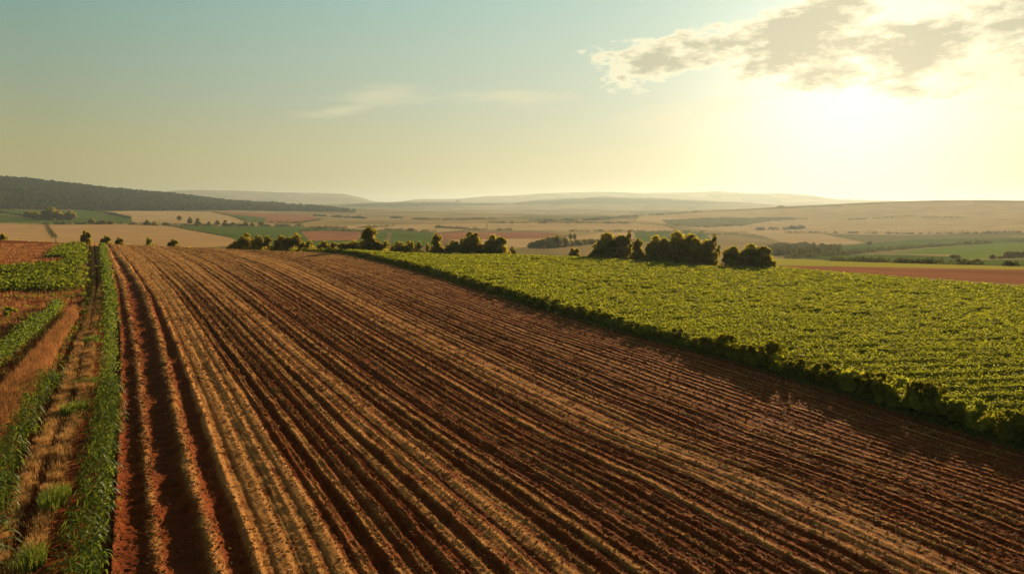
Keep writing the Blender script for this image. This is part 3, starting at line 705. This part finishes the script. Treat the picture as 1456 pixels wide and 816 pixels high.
# ------------------------------------------------------------------ trees
def tube(path, rad, n=6):
    V = []; Q = []
    path = np.array(path, float)
    for k, (p, r_) in enumerate(zip(path, rad)):
        t = path[min(k + 1, len(path) - 1)] - path[max(k - 1, 0)]; t /= np.linalg.norm(t)
        a = np.cross(t, [0.3, 1, .1]); a /= np.linalg.norm(a); b_ = np.cross(t, a)
        for j in range(n):
            an = 2 * math.pi * j / n; V.append(p + (a * math.cos(an) + b_ * math.sin(an)) * r_)
    for k in range(len(path) - 1):
        for j in range(n): Q.append((k * n + j, k * n + (j + 1) % n, (k + 1) * n + (j + 1) % n, (k + 1) * n + j))
    return np.array(V), np.array(Q)
protos = {}
def make_tree(kind, seed, mat, lobes, hgt=1.0, nl=2500, ls=.042):
    # unit tree: height 1; lobes = list of (x, z, rx, rz)
    rs = np.random.default_rng(seed); Vs = []; Qs = []; b0 = 0; tips = []
    for li, (lx_, lz_, rx, rz) in enumerate(lobes):
        V, Q, c = clump_leaves(seed * 11 + li, rx, rz, 15, 40, ls, .15, zc=0, spread=.95)
        # clump_leaves drops points under its own floor, so raise, cut and lower
        V, Q, c = clump_leaves(seed * 11 + li, rx, rz, 26, int(nl * rx * rz * 12), ls, .15, zc=5, spread=.88)
        off = np.array([lx_, rs.normal() * .05, lz_ - 5]); V = V + off; tips += list((c + off)[:4])
        Vs.append(V); Qs.append(Q + b0); b0 += len(V)
    Vt = []; Qt = []; tb = 0
    top = max(l[1] for l in lobes)
    V, Q = tube([(0, 0, -.08), (.01, 0, .15), (-.01, .01, top * .6), (0, 0, top)], [.04, .03, .02, .008]); Vt.append(V); Qt.append(Q); tb += len(V)
    for tpt in tips:
        z0 = min(max(tpt[2] * .55, .12), top * .7)
        V, Q = tube([(0, 0, z0), (tpt[0] * .5, tpt[1] * .5, (z0 + tpt[2]) / 2 + .01), tpt], [.014, .009, .004], 4); Vt.append(V); Qt.append(Q + tb); tb += len(V)
    cr = build('crown', np.vstack(Vs), np.vstack(Qs), mat, link=False); tr = build('trunk', np.vstack(Vt), np.vstack(Qt), BARK, link=False)
    protos[kind] = (cr.data, tr.data); bpy.data.objects.remove(cr); bpy.data.objects.remove(tr)
make_tree('round', 1, TREEL, [(0, .60, .42, .38), (-.28, .36, .28, .30), (.30, .36, .28, .30), (0, .2, .46, .22)])
make_tree('tall', 2, TREEL, [(0, .80, .2, .2), (-.05, .60, .25, .22), (.14, .40, .32, .24), (-.14, .3, .32, .26), (.0, .16, .42, .18)])
make_tree('broad', 3, TREEL, [(-.3, .5, .34, .36), (.2, .62, .36, .36), (.5, .38, .28, .3), (-.55, .28, .26, .25), (0, .24, .55, .22)])
make_tree('loose', 4, TREEP, [(0, .72, .2, .25), (-.15, .45, .22, .22), (.18, .4, .2, .24), (.02, .2, .28, .16)], nl=1100)
make_tree('sloping', 5, TREEL, [(.3, .64, .34, .34), (0, .42, .36, .32), (-.42, .22, .34, .22), (.3, .25, .4, .26)])
make_tree('lone', 6, TREEL, [(0, .62, .33, .34), (-.14, .5, .2, .2), (.17, .55, .2, .2)])
make_tree('spiky', 7, TREEP, [(.1, .84, .09, .16), (-.15, .62, .2, .22), (.18, .55, .16, .24), (0, .3, .32, .25)], nl=1200)
make_tree('ball', 8, TREEL, [(0, .6, .5, .38), (-.15, .38, .42, .34), (.2, .3, .36, .3)])
WID = dict(ball=1.05, round=1.0, tall=.75, broad=1.6, loose=.75, sloping=1.4, lone=.8, spiky=.8)
def tree(kind, x, y, z, h, w, label, group, rz=None, name='tree', cat='tree'):
    root = empty(name, (x, y, z), rz if rz is not None else random.uniform(-.35, .35)); tag(root, label, cat, group)
    k = w / (WID[kind] * h); root.scale = (h * k, h * k, h)
    for nm, me in zip(('crown', 'trunk'), protos[kind]):
        o = bpy.data.objects.new(nm, me); C.objects.link(o); o.parent = root
    return root
def crest_tree(kind, px, ytop, wpx, back, label, group, flip=False):
    a, _ = px_azs(px, 350); a = float(a); D = float(np.interp(a, az_all, Dc)) + back
    x, y = D * math.sin(a), D * math.cos(a); z = float(T(x, y)); _, s = px_azs(px, ytop); zt = H + float(s) * D
    r = tree(kind, x, y, z - .1, zt - z, wpx / F * D * 1.18, label, group)
    if flip: r.rotation_euler[2] += math.pi
    return r
HL = 'trees in the dark row behind the ploughed field crest'
HR = 'trees in the row behind the vineyard crest'
for args in [
 ('sloping', 338, 335, 34, 10, 'low sloping tree at the left end of the dark row, shrinking leftward'),
 ('round', 349, 331, 20, 14, 'taller round dark tree just right of the sloping left end tree'),
 ('round', 366, 334, 16, 12, 'narrow round dark tree, third from the left end of the dark row'),
 ('loose', 381, 333, 19, 14, 'loose crowned tree, fourth from the left end of the dark row'),
 ('round', 398, 334, 20, 12, 'dark tree just left of the big broad dark one in the left row'),
 ('broad', 418, 331, 32, 14, 'big broad dark tree ending the densest part of the left row'),
 ('loose', 440, 340, 16, 12, 'pale low tree just right of the densest dark group'),
 ('round', 459, 342, 18, 10, 'small dark round tree above the end of the ploughed field'),
 ('tall', 475, 344, 13, 12, 'small pointed tree between two dark bushes, left of the tallest tree'),
 ('broad', 498, 341, 40, 10, 'wide low dark bushy tree left of the tallest tree'),
 ('tall', 527, 322, 30, 12, 'tallest two tiered dark tree in the left row'),
 ('loose', 549, 340, 15, 14, 'thin pale tree right beside the tallest tree'),
 ('round', 566, 343, 22, 10, 'low dark bushy tree, left one of a pair right of the tallest tree'),
 ('round', 581, 342, 21, 11, 'low dark bushy tree, right one of a pair right of the tallest tree'),
 ('loose', 596, 341, 13, 14, 'slim pale tree left of the pale pillar shaped tree'),
 ('loose', 608, 343, 9, 16, 'smallest slim tree beside the pillar shaped pale tree'),
 ('tall', 622, 332, 20, 12, 'pale pillar shaped tree with a narrow top'),
 ('round', 643, 341, 25, 10, 'low rounded tree between the pillar tree and the conical one'),
 ('round', 669, 329, 32, 12, 'conical full tree, left one of two big trees ending the row'),
 ('ball', 705, 333, 34, 12, 'broad domed tree, rightmost of the dark left row'),
 ('loose', 729, 347, 15, 30, 'pale faint shrub just right of the broad domed tree')]:
    crest_tree(*args, HL)
for args in [
 ('ball', 816, 351, 15, 9, 'single small round bush left of the big vineyard trees'),
 ('sloping', 846, 346, 30, 8, 'low left shoulder tree of the first big group behind the vineyard'),
 ('ball', 870, 330, 50, 12, 'large dark domed tree in the first group behind the vineyard'),
 ('spiky', 890, 328, 26, 14, 'lighter leafy tree rising behind the large domed tree'),
 ('tall', 908, 339, 20, 10, 'narrow separate tree at the right of the first group'),
 ('ball', 937, 334, 36, 11, 'dark tree at the left of the middle group behind the vineyard'),
 ('ball', 969, 328, 46, 12, 'highest dark tree in the middle group behind the vineyard'),
 ('ball', 994, 337, 40, 10, 'dark full tree right of the highest one in the middle group'),
 ('spiky', 1011, 332, 26, 14, 'pale spiky topped tree at the right of the middle group'),
 ('lone', 1041, 345, 26, 9, 'small tree with visible leaning trunk between the two big groups'),
 ('ball', 1074, 346, 42, 9, 'squat broad dark tree, last big one on the right'),
 ('loose', 1093, 357, 18, 10, 'pale low shrub touching the right side of the squat broad tree'),
 ('loose', 930, 358, 18, 8, 'low pale bush in the gap between the two vineyard groups'),
 ('loose', 1056, 362, 16, 8, 'low pale bush at the foot of the squat broad tree')]:
    crest_tree(*args, HR)
HH = 'small trees in the hedge left of the dark row'
for args in [
 ('ball', 124, 327, 12, 14, 'lone round dark tree standing above the hedge over the track'),
 ('ball', 153, 334, 13, 12, 'round dark bush tree in the hedge right of the lone tree'),
 ('ball', 6, 331, 12, 14, 'small bush tree in the hedge at the far left edge'),
 ('ball', 171, 337, 10, 10, 'tiny round tree in the hedge, second right of the lone tree'),
 ('loose', 212, 336, 11, 14, 'pale small tree in the hedge above the golden furrows'),
 ('ball', 248, 339.5, 14, 12, 'dark bush tree near the right end of the hedge')]:
    crest_tree(*args, HH)
# long hedges of the crest
def hedge(pts, hgt, wid, n, ls, label, mat=TREEL, name='hedge'):
    pts = np.array(pts); s = np.concatenate([[0], np.cumsum(np.hypot(*np.diff(pts, axis=0).T))]); 
    nc = max(8, int(s[-1] / (wid * .8))); t = rng.random(nc) * s[-1]
    cx = np.interp(t, s, pts[:, 0]) + rng.normal(size=nc) * wid * .2; cy = np.interp(t, s, pts[:, 1]) + rng.normal(size=nc) * wid * .2
    ch = hgt * (.55 + .6 * rng.random(nc)); k = rng.integers(0, nc, n)
    d = rng.normal(size=(n, 3)); d /= np.linalg.norm(d, axis=1)[:, None]; d[:, 2] = np.abs(d[:, 2])
    p = np.column_stack([cx[k] + d[:, 0] * wid * .6, cy[k] + d[:, 1] * wid * .6, ch[k] * d[:, 2] * (.4 + .6 * rng.random(n))])
    p[:, 2] += T(p[:, 0], p[:, 1])
    V, Q = leaves(p, ls, .1)
    return tag(build(name, V, Q, mat), label, 'hedge')
def crest_line(x0, x1, back):
    r = []
    for x in np.linspace(x0, x1, 12):
        a = float(px_azs(x, 350)[0]); D = float(np.interp(a, az_all, Dc)) + back; r.append((D * math.sin(a), D * math.cos(a)))
    return r
hedge(crest_line(-60, 76, 12), 3.0, 2.4, 5000, .22, 'dense low dark hedge at left beyond the brown plot')
hedge(crest_line(84, 200, 12), 2.5, 2.2, 4500, .22, 'dark hedge beyond the top of the track and corn strip')
hedge(crest_line(206, 330, 12), 2.3, 2.2, 4500, .22, 'dark hedge beyond the golden furrows, ending at the tree row')
hedge(crest_line(335, 735, 9), 2.9, 2.4, 12000, .2, 'low undergrowth hedge running under the dark tree row')
hedge(crest_line(840, 1095, 8), 2.2, 1.8, 7500, .2, 'low undergrowth hedge under the vineyard trees', TREEP)

# valley trees and hedges, set on the terrain where the photograph shows them
def vtree(kind, px, ybase, hpx, wpx, label, group):
    a, d = cast(px, ybase); x, y = d * math.sin(a), d * math.cos(a)
    return tree(kind, x, y, float(T(x, y)) - .3, hpx / F * d, wpx / F * d, label, group)
G1 = 'trees standing in the green meadow at left'
for k, (px, yb, h, w_, lb) in enumerate([(40, 309, 8, 12, 'small dark tree left in the meadow group'), (51, 310, 8, 12, 'small dark tree touching the big meadow tree'), (71, 312.5, 15, 24, 'biggest dark tree in the left meadow'),
   (99, 313, 12, 14, 'squat dark tree right of the big meadow tree'), (86, 313, 7, 10, 'low bush between the two meadow trees'), (130, 317, 6, 8, 'tiny tree on the meadow edge right of the squat tree'),
   (146, 318, 5, 9, 'tiny bush on the meadow edge, middle of three'), (157, 318.5, 5, 8, 'tiny bush on the meadow edge, rightmost of three')]):
    vtree('round', px, yb, h, w_, lb, G1)
G2 = 'trees strung along the lane above the green field'
nm2 = ['first', 'second', 'third', 'fourth', 'fifth', 'sixth', 'seventh', 'eighth', 'ninth', 'tenth', 'eleventh', 'twelfth']
for k, (px, yb, h, w_) in enumerate([(209, 320, 7, 7), (220, 320.5, 5, 7), (255, 315.5, 9, 8), (270, 318, 9, 6), (282, 320, 9, 8), (297, 320.5, 6, 6), (309, 320, 7, 6), (321, 321.5, 8, 8), (331, 321.5, 6, 8), (349, 321.5, 7, 6), (359, 321.5, 6, 5), (371, 321.5, 7, 9)]):
    vtree(['round', 'tall', 'lone'][k % 3], px, yb, h, w_, 'small hazy tree along the lane, %s from the left' % nm2[k], G2)
G3 = 'trees of the bluish wood in the middle valley'
for k, (px, yb, h, w_) in enumerate([(758, 352, 9, 16), (768, 352, 13, 18), (779, 352, 16, 20), (790, 352, 19, 22), (800, 351, 15, 18), (810, 350, 10, 16), (820, 349, 9, 16), (830, 348, 9, 15), (840, 347, 8, 15), (848, 346, 7, 12)]):
    vtree(['round', 'broad'][k % 2], px, yb, h, w_, 'hazy tree of the wood left of the vineyard trees, %s from its left' % nm2[k], G3)
vtree('lone', 811, 344, 14, 6, 'slender tree above the hazy wood, left one of a close pair', 'pair of slender trees above the wood')
vtree('lone', 817, 344, 14, 6, 'slender tree above the hazy wood, right one of a close pair', 'pair of slender trees above the wood')
G4 = 'small trees by the bright meadow at right'
for px, yb, h, w_, lb in [(1411, 368, 6, 6, 'smallest leftmost tree by the bright meadow'), (1422, 368, 4, 6, 'tiny bush between two trees by the bright meadow'), (1434, 367, 9, 11, 'fuller hazy tree by the bright meadow'),
    (1445, 366, 8, 8, 'second full hazy tree by the bright meadow'), (1456, 366, 8, 9, 'hazy tree cut by the right picture edge'), (1358, 367, 5, 12, 'low bush at the left tip of the meadow trees'), (1236, 348, 5, 7, 'single tiny tree on the hazy slope')]:
    vtree('round', px, yb, h, w_, lb, G4)
for px, yb, h, w_, lb in [(668, 328, 3, 3, 'tiny dot like tree alone on the pale wheat field'), (1110, 296.5, 4, 10, 'small clump of trees on the skyline of the tan hill'), (650, 287.5, 3, 6, 'tiny tree on the far grey ridge')]:
    vtree('round', px, yb, h, w_, lb, None)
def vline(pts, n=8):
    r = []
    for (x0, y0), (x1, y1) in zip(pts[:-1], pts[1:]):
        for t in np.linspace(0, 1, n, endpoint=False):
            a, d = cast(x0 + (x1 - x0) * t, y0 + (y1 - y0) * t); r.append((d * math.sin(a), d * math.cos(a)))
    a, d = cast(*pts[-1]); r.append((d * math.sin(a), d * math.cos(a))); return r
for pts, hg, wd, n, ls, lb in [
 ([(0, 303), (30, 307), (55, 312.5)], 7, 7, 1500, .9, 'distant hedge slanting down to the meadow trees'),
 ([(60, 319), (120, 319), (190, 319)], 5, 6, 1500, .8, 'distant hedge along the lower side of the left meadow'),
 ([(125, 299.5), (150, 303), (186, 311.5)], 7, 8, 1500, 1.0, 'distant hedge between meadow and pale hill field'),
 ([(186, 319.5), (240, 321), (330, 321.5), (430, 322)], 5, 6, 3000, .9, 'distant hedge along the lane above the green field'),
 ([(440, 325.5), (520, 324), (560, 322)], 5, 7, 1200, .9, 'thin distant hedge left of the pale wheat field'),
 ([(545, 327), (580, 328), (618, 330.5)], 4, 6, 1200, .7, 'thin hedge along the top of the small green field'),
 ([(618, 323.5), (660, 326), (690, 328), (728, 327.5)], 5, 7, 1500, .8, 'dark curved hedge across the pale wheat fields'),
 ([(752, 315.5), (830, 314), (905, 308)], 8, 14, 1800, 1.6, 'hazy tree belt at the foot of the grey ridge'),
 ([(905, 307.5), (960, 304.5), (1000, 301.5)], 7, 10, 1200, 1.5, 'hazy hedge on the left end of the tan hill'),
 ([(1075, 327), (1110, 326.5), (1142, 325)], 8, 10, 1200, 1.3, 'short hazy hedge on the tan slope'),
 ([(560, 310), (600, 312), (650, 313), (700, 311)], 5, 20, 2500, 1.5, 'bluish woodland strip on the far valley floor'),
 ([(440, 307), (480, 309), (520, 311)], 6, 12, 1200, 1.6, 'faint far hedge left of the bluish woodland strip'),
 ([(1250, 357), (1320, 351.5), (1420, 345), (1480, 343)], 5, 6, 2500, .8, 'dark hedge along the upper side of the bright meadow'),
 ([(1120, 368), (1180, 364), (1240, 358)], 5, 7, 2000, .7, 'hazy hedge sloping up beside the meadows at right'),
 ([(1180, 371), (1300, 374.5), (1456, 378.5)], 2.2, 3, 2500, .45, 'low hedge above the yellow grass strip'),
 ([(78, 339), (72, 330), (66, 320.5)], 2.5, 4, 900, .5, 'thin dark grassy strip dividing the two pale stubble fields'),
 ([(238, 321), (285, 330), (330, 337)], 3, 4, 1400, .5, 'low hedge slanting between stubble field and green field'),
 ([(376, 316.5), (420, 318), (455, 313)], 5, 7, 1200, .9, 'faint hedge below the pinkish tilled hill field'),
 ([(300, 301), (340, 310), (348, 314.5)], 5, 6, 900, .9, 'faint hedge between the pale and pinkish hill fields'),
 ([(428, 329), (470, 328), (515, 329.5)], 4, 5, 1200, .6, 'low hedge along the top of the reddish tilled patch'),
 ([(694, 317.5), (790, 317.5), (900, 318)], 5, 8, 2200, .9, 'faint hedge along the top of the wide pale field'),
 ([(800, 329.5), (900, 329.5), (1005, 329.5)], 4, 5, 2000, .7, 'thin hedge at the top of the green field behind the trees'),
 ([(1105, 331), (1200, 331.5), (1300, 333), (1456, 331)], 4, 6, 2500, .9, 'thin hedge line crossing the tan slope'),
 ([(945, 321), (1000, 323.5), (1060, 320)], 5, 6, 1200, .9, 'faint hedge under the olive scrub patch'),
 ([(1200, 313), (1290, 308), (1372, 310)], 3, 5, 1200, 1.0, 'thin faint hedge high on the tan hill'),
 ([(945, 340), (1000, 334), (1050, 333)], 5, 7, 1200, .8, 'faint hedge on the green field behind the middle trees')]:
    hedge(vline(pts), hg, wd, n, ls, lb, FOR if hg > 5.5 else HEDM)
# rough blob crowns for far woods that read as one mass
ico_v = []; t_ = (1 + 5 ** .5) / 2
for a, b_ in ((-1, t_), (1, t_), (-1, -t_), (1, -t_)): ico_v += [(a, b_, 0), (0, a, b_), (b_, 0, a)]
iv = np.array([(-1, t_, 0), (1, t_, 0), (-1, -t_, 0), (1, -t_, 0), (0, -1, t_), (0, 1, t_), (0, -1, -t_), (0, 1, -t_), (t_, 0, -1), (t_, 0, 1), (-t_, 0, -1), (-t_, 0, 1)], float); iv /= np.linalg.norm(iv[0])
ifc = np.array([(0, 11, 5), (0, 5, 1), (0, 1, 7), (0, 7, 10), (0, 10, 11), (1, 5, 9), (5, 11, 4), (11, 10, 2), (10, 7, 6), (7, 1, 8), (3, 9, 4), (3, 4, 2), (3, 2, 6), (3, 6, 8), (3, 8, 9), (4, 9, 5), (2, 4, 11), (6, 2, 10), (8, 6, 7), (9, 8, 1)])
def wood(p, r_, label, mat=FOR, name='woodland', clus=1):
    n = len(p); z = T(p[:, 0], p[:, 1])
    V = (iv[None] * (1 + .35 * rng.normal(size=(n, 12, 1))) * (r_ * (.6 + .8 * rng.random(n)))[:, None, None] * [1, 1, .95]) + np.column_stack([p, z + r_ * .6])[:, None]
    Fq = ifc[None] + (np.arange(n) * 12)[:, None, None]
    tag(build(name, V.reshape(-1, 3), Fq.reshape(-1, 3), mat), label, 'woodland', kind='stuff')
hillpoly = None
for i, (nm, m, poly) in enumerate(fields):
    if nm == 'wooded_slope': wi = i
rr, cc = np.nonzero(owner == wi)
wgt = DD[rr, cc] ** 2 * np.gradient(rings)[rr]; wgt = wgt / wgt.sum()
k = rng.choice(len(rr), 9000, p=wgt); wx = Xg[rr[k], cc[k]] + rng.normal(size=9000) * 10; wy = Yg[rr[k], cc[k]] + rng.normal(size=9000) * 14
lt = (np.arctan2(wx, wy) < float(px_azs(95, 285)[0])) & (T(wx, wy) < 62 + 25 * fbm(wx, wy, 90, 3, 4)) & (fbm(wx, wy, 60, 3, 8) > -.12)
wood(np.column_stack([wx, wy])[~lt], 6.5, 'dark bluish forest covering the long hill at left')
wood(np.column_stack([wx, wy])[lt], 6.0, 'lighter green bushy woodland low on the left end of the hill', HEDM)
def wpoly(poly, n, r_, label):
    pts = []
    for (x, y) in poly: a, d = cast(x, y); pts.append((a, 1e4 / d))
    pts = np.array(pts); lo, hi = pts.min(0), pts.max(0); q_ = lo + (hi - lo) * rng.random((n * 5, 2)); q_ = q_[inpoly(q_[:, 0], q_[:, 1], pts)][:n]
    d = 1e4 / q_[:, 1]; wood(np.column_stack([d * np.sin(q_[:, 0]), d * np.cos(q_[:, 0])]), r_, label, TREEP)
wpoly([(1092, 363), (1098, 350), (1150, 349), (1195, 352), (1200, 360), (1150, 365)], 420, 2.4, 'hazy grey wood right of the squat broad tree')
0 and wpoly([(600, 313), (620, 307), (700, 306), (705, 312), (650, 315)], 500, 7, 'blue hazy wood patch on the valley floor')
0 and wpoly([(440, 300), (520, 293), (640, 291), (720, 292), (700, 297), (560, 301)], 1500, 11, 'hazy woods on the far grey green ridge')
0 and wpoly([(730, 296), (760, 289), (855, 284), (960, 287), (1050, 292), (960, 296), (820, 297)], 1800, 12, 'hazy woods on the domed grey ridge')

# ------------------------------------------------------------------ haze
bpy.ops.mesh.primitive_cube_add(size=1)
hz = bpy.context.object; hz.name = 'haze'
hz.dimensions = (38000, 38000, 165 + 75); hz.location = (0, 0, (165 - 75) / 2)
m, nt, out = newmat('haze')
pv = N(nt, 'ShaderNodeVolumePrincipled'); pv.inputs['Color'].default_value = (.54, .66, .70, 1)
pv.inputs['Density'].default_value = 1.05e-4; pv.inputs['Anisotropy'].default_value = .45; pv.inputs['Density Attribute'].default_value = ''
nt.links.new(pv.outputs[0], out.inputs['Volume']); hz.data.materials.append(m)
tag(hz, 'warm thin evening haze filling the valley', 'haze', kind='stuff')

# ------------------------------------------------------------------ sky
SAZ, SEL = float(px_azs(1215, 165)[0]), R(13.5)
w = bpy.data.worlds.new('World'); bpy.context.scene.world = w; w.use_nodes = True
nt = w.node_tree; nt.nodes.clear(); out = nt.nodes.new('ShaderNodeOutputWorld')
sky = N(nt, 'ShaderNodeTexSky', sky_type='NISHITA'); sky.sun_disc = False; sky.sun_elevation = SEL; sky.sun_rotation = SAZ
sky.air_density = 1.2; sky.dust_density = 2.5; sky.ozone_density = 1.0
tc = N(nt, 'ShaderNodeTexCoord'); nv_ = N(nt, 'ShaderNodeVectorMath', operation='NORMALIZE'); nt.links.new(tc.outputs['Generated'], nv_.inputs[0])
sx = N(nt, 'ShaderNodeSeparateXYZ'); nt.links.new(nv_.outputs[0], sx.inputs[0])
def mth(op, a, b=None, c=None, clamp=False):
    n = N(nt, 'ShaderNodeMath', operation=op); n.use_clamp = clamp
    for i, v in enumerate((a, b, c)):
        if v is None: continue
        if isinstance(v, bpy.types.NodeSocket): nt.links.new(v, n.inputs[i])
        else: n.inputs[i].default_value = v
    return n.outputs[0]
el = mth('ARCSINE', sx.outputs[2]); az = mth('ARCTAN2', sx.outputs[0], sx.outputs[1])
e = mth('DIVIDE', el, R(90))
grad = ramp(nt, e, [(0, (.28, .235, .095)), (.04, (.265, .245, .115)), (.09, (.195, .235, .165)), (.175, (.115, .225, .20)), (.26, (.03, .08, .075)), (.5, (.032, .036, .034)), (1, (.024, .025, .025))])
# angle from the sun
sd = (math.sin(SAZ) * math.cos(R(6.4)), math.cos(SAZ) * math.cos(R(6.4)), math.sin(R(6.4)))
dp = N(nt, 'ShaderNodeVectorMath', operation='DOT_PRODUCT'); nt.links.new(nv_.outputs[0], dp.inputs[0]); dp.inputs[1].default_value = sd
angd = mth('ARCCOSINE', mth('MINIMUM', dp.outputs['Value'], .99999))
g1 = mth('MULTIPLY', mth('EXPONENT', mth('MULTIPLY', mth('POWER', mth('DIVIDE', angd, R(10.0)), 2.0), -1)), .42)
g2 = mth('MAXIMUM', mth('SUBTRACT', 1.0, mth('DIVIDE', angd, R(60))), 0.0)
glow = mixc(nt, 1.0, (.0, .0, .0), (0, 0, 0))
def scalec(fac, col):
    v = N(nt, 'ShaderNodeVectorMath', operation='SCALE'); v.inputs[0].default_value = col; nt.links.new(fac, v.inputs['Scale']); return v.outputs[0]
def addv(a, b):
    v = N(nt, 'ShaderNodeVectorMath', operation='ADD'); nt.links.new(a, v.inputs[0]); nt.links.new(b, v.inputs[1]); return v.outputs[0]
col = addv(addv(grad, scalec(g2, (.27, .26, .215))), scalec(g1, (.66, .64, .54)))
# clouds: noise on the (azimuth, elevation) dome, gathered in a few banks
cb = N(nt, 'ShaderNodeCombineXYZ'); nt.links.new(az, cb.inputs[0]); nt.links.new(mth('MULTIPLY', el, 2.3), cb.inputs[1])
def bank(x, y, rx, ry, rot=0):            # soft ellipse round an image position, as sky angles
    a0 = float(px_azs(x, y)[0]); e0 = math.atan(float(px_azs(x, y)[1]))
    da = mth('SUBTRACT', az, a0); de = mth('SUBTRACT', el, e0)
    c_, s_ = math.cos(R(rot)), math.sin(R(rot))
    u = mth('ADD', mth('MULTIPLY', da, c_), mth('MULTIPLY', de, s_)); v = mth('SUBTRACT', mth('MULTIPLY', de, c_), mth('MULTIPLY', da, s_))
    q2 = mth('ADD', mth('POWER', mth('ABSOLUTE', mth('DIVIDE', u, rx / F)), 2.0), mth('POWER', mth('ABSOLUTE', mth('DIVIDE', v, ry / F)), 2.0))
    return mth('EXPONENT', mth('MULTIPLY', q2, -1))
def addm(*s):
    r = s[0]
    for k in s[1:]: r = mth('MAXIMUM', r, k)
    return r
cn = N(nt, 'ShaderNodeTexNoise'); cn.inputs['Scale'].default_value = 9; cn.inputs['Detail'].default_value = 9; cn.inputs['Roughness'].default_value = .62; nt.links.new(cb.outputs[0], cn.inputs['Vector'])
cn2 = N(nt, 'ShaderNodeTexNoise'); cn2.inputs['Scale'].default_value = 40; cn2.inputs['Detail'].default_value = 6; cn2.inputs['Roughness'].default_value = .6; nt.links.new(cb.outputs[0], cn2.inputs['Vector'])
thick = addm(bank(990, 82, 150, 34, 2), bank(1300, 66, 180, 58, 4), bank(1160, 34, 110, 55, 20), bank(1450, 60, 90, 70), bank(1080, 92, 80, 28))
nz = mth('ADD', mth('MULTIPLY', mth('SUBTRACT', cn.outputs['Fac'], .5), 2.3), mth('MULTIPLY', mth('SUBTRACT', cn2.outputs['Fac'], .5), .7))
dens = mth('ADD', mth('MULTIPLY', thick, .86), mth('MULTIPLY', nz, mth('MINIMUM', mth('MULTIPLY', thick, 3.5), 1.0)))
cover = ramp(nt, dens, [(.35, 0), (.60, 1)])
body = ramp(nt, dens, [(.50, 0), (.82, 1)])
cc_ = mixc(nt, body, (.68, .62, .42), (.325, .315, .225))
col = mixc(nt, mth('MULTIPLY', cover, .92), col, cc_)
cbw = N(nt, 'ShaderNodeCombineXYZ'); nt.links.new(mth('MULTIPLY', az, 1.0), cbw.inputs[0]); nt.links.new(mth('MULTIPLY', el, 5), cbw.inputs[1])
wn = N(nt, 'ShaderNodeTexNoise'); wn.inputs['Scale'].default_value = 14; wn.inputs['Detail'].default_value = 8; wn.inputs['Roughness'].default_value = .65; nt.links.new(cbw.outputs[0], wn.inputs['Vector'])
wis = addm(bank(545, 138, 80, 16, 5), bank(730, 138, 110, 12), bank(490, 156, 60, 10, 10), bank(980, 160, 120, 18, 8), bank(1420, 100, 80, 30))
wd = ramp(nt, mth('ADD', wis, mth('MULTIPLY', mth('SUBTRACT', wn.outputs['Fac'], .5), 1.6)), [(.35, 0), (1.0, 1)])
col = mixc(nt, mth('MULTIPLY', wd, .35), col, (.58, .50, .31))
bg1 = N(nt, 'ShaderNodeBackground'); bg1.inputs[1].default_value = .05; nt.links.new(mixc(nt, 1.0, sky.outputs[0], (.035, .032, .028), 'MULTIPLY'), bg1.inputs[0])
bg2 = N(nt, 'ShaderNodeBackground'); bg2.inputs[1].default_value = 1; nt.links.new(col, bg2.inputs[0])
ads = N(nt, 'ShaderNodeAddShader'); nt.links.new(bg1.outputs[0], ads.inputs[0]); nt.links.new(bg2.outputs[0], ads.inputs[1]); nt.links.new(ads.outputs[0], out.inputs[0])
w.cycles.sampling_method = 'AUTOMATIC'

sun = bpy.data.lights.new('sun', 'SUN'); sun.energy = 5; sun.angle = R(.7); sun.color = (1, .72, .42)
so = bpy.data.objects.new('sun', sun); C.objects.link(so)
import mathutils
dv = mathutils.Vector((math.sin(SAZ) * math.cos(SEL), math.cos(SAZ) * math.cos(SEL), math.sin(SEL)))
so.rotation_euler = dv.to_track_quat('Z', 'Y').to_euler(); so.location = (0, 0, 50)

cam = bpy.data.cameras.new('camera'); co = bpy.data.objects.new('camera', cam); C.objects.link(co)
cam.sensor_width = 36; cam.lens = 36 * F / 1456; cam.clip_end = 60000; cam.clip_start = .5
co.location = (0, 0, H); co.rotation_euler = (math.pi / 2 - TH, 0, 0)
sc = bpy.context.scene; sc.camera = co
sc.view_settings.view_transform = 'Standard'; sc.view_settings.look = 'None'; sc.view_settings.exposure = .65; sc.view_settings.gamma = 1
sc.cycles.use_denoising = True; sc.cycles.max_bounces = 5; sc.cycles.diffuse_bounces = 2; sc.cycles.transmission_bounces = 3; sc.cycles.glossy_bounces = 1
sc.cycles.volume_bounces = 0; sc.cycles.transparent_max_bounces = 4
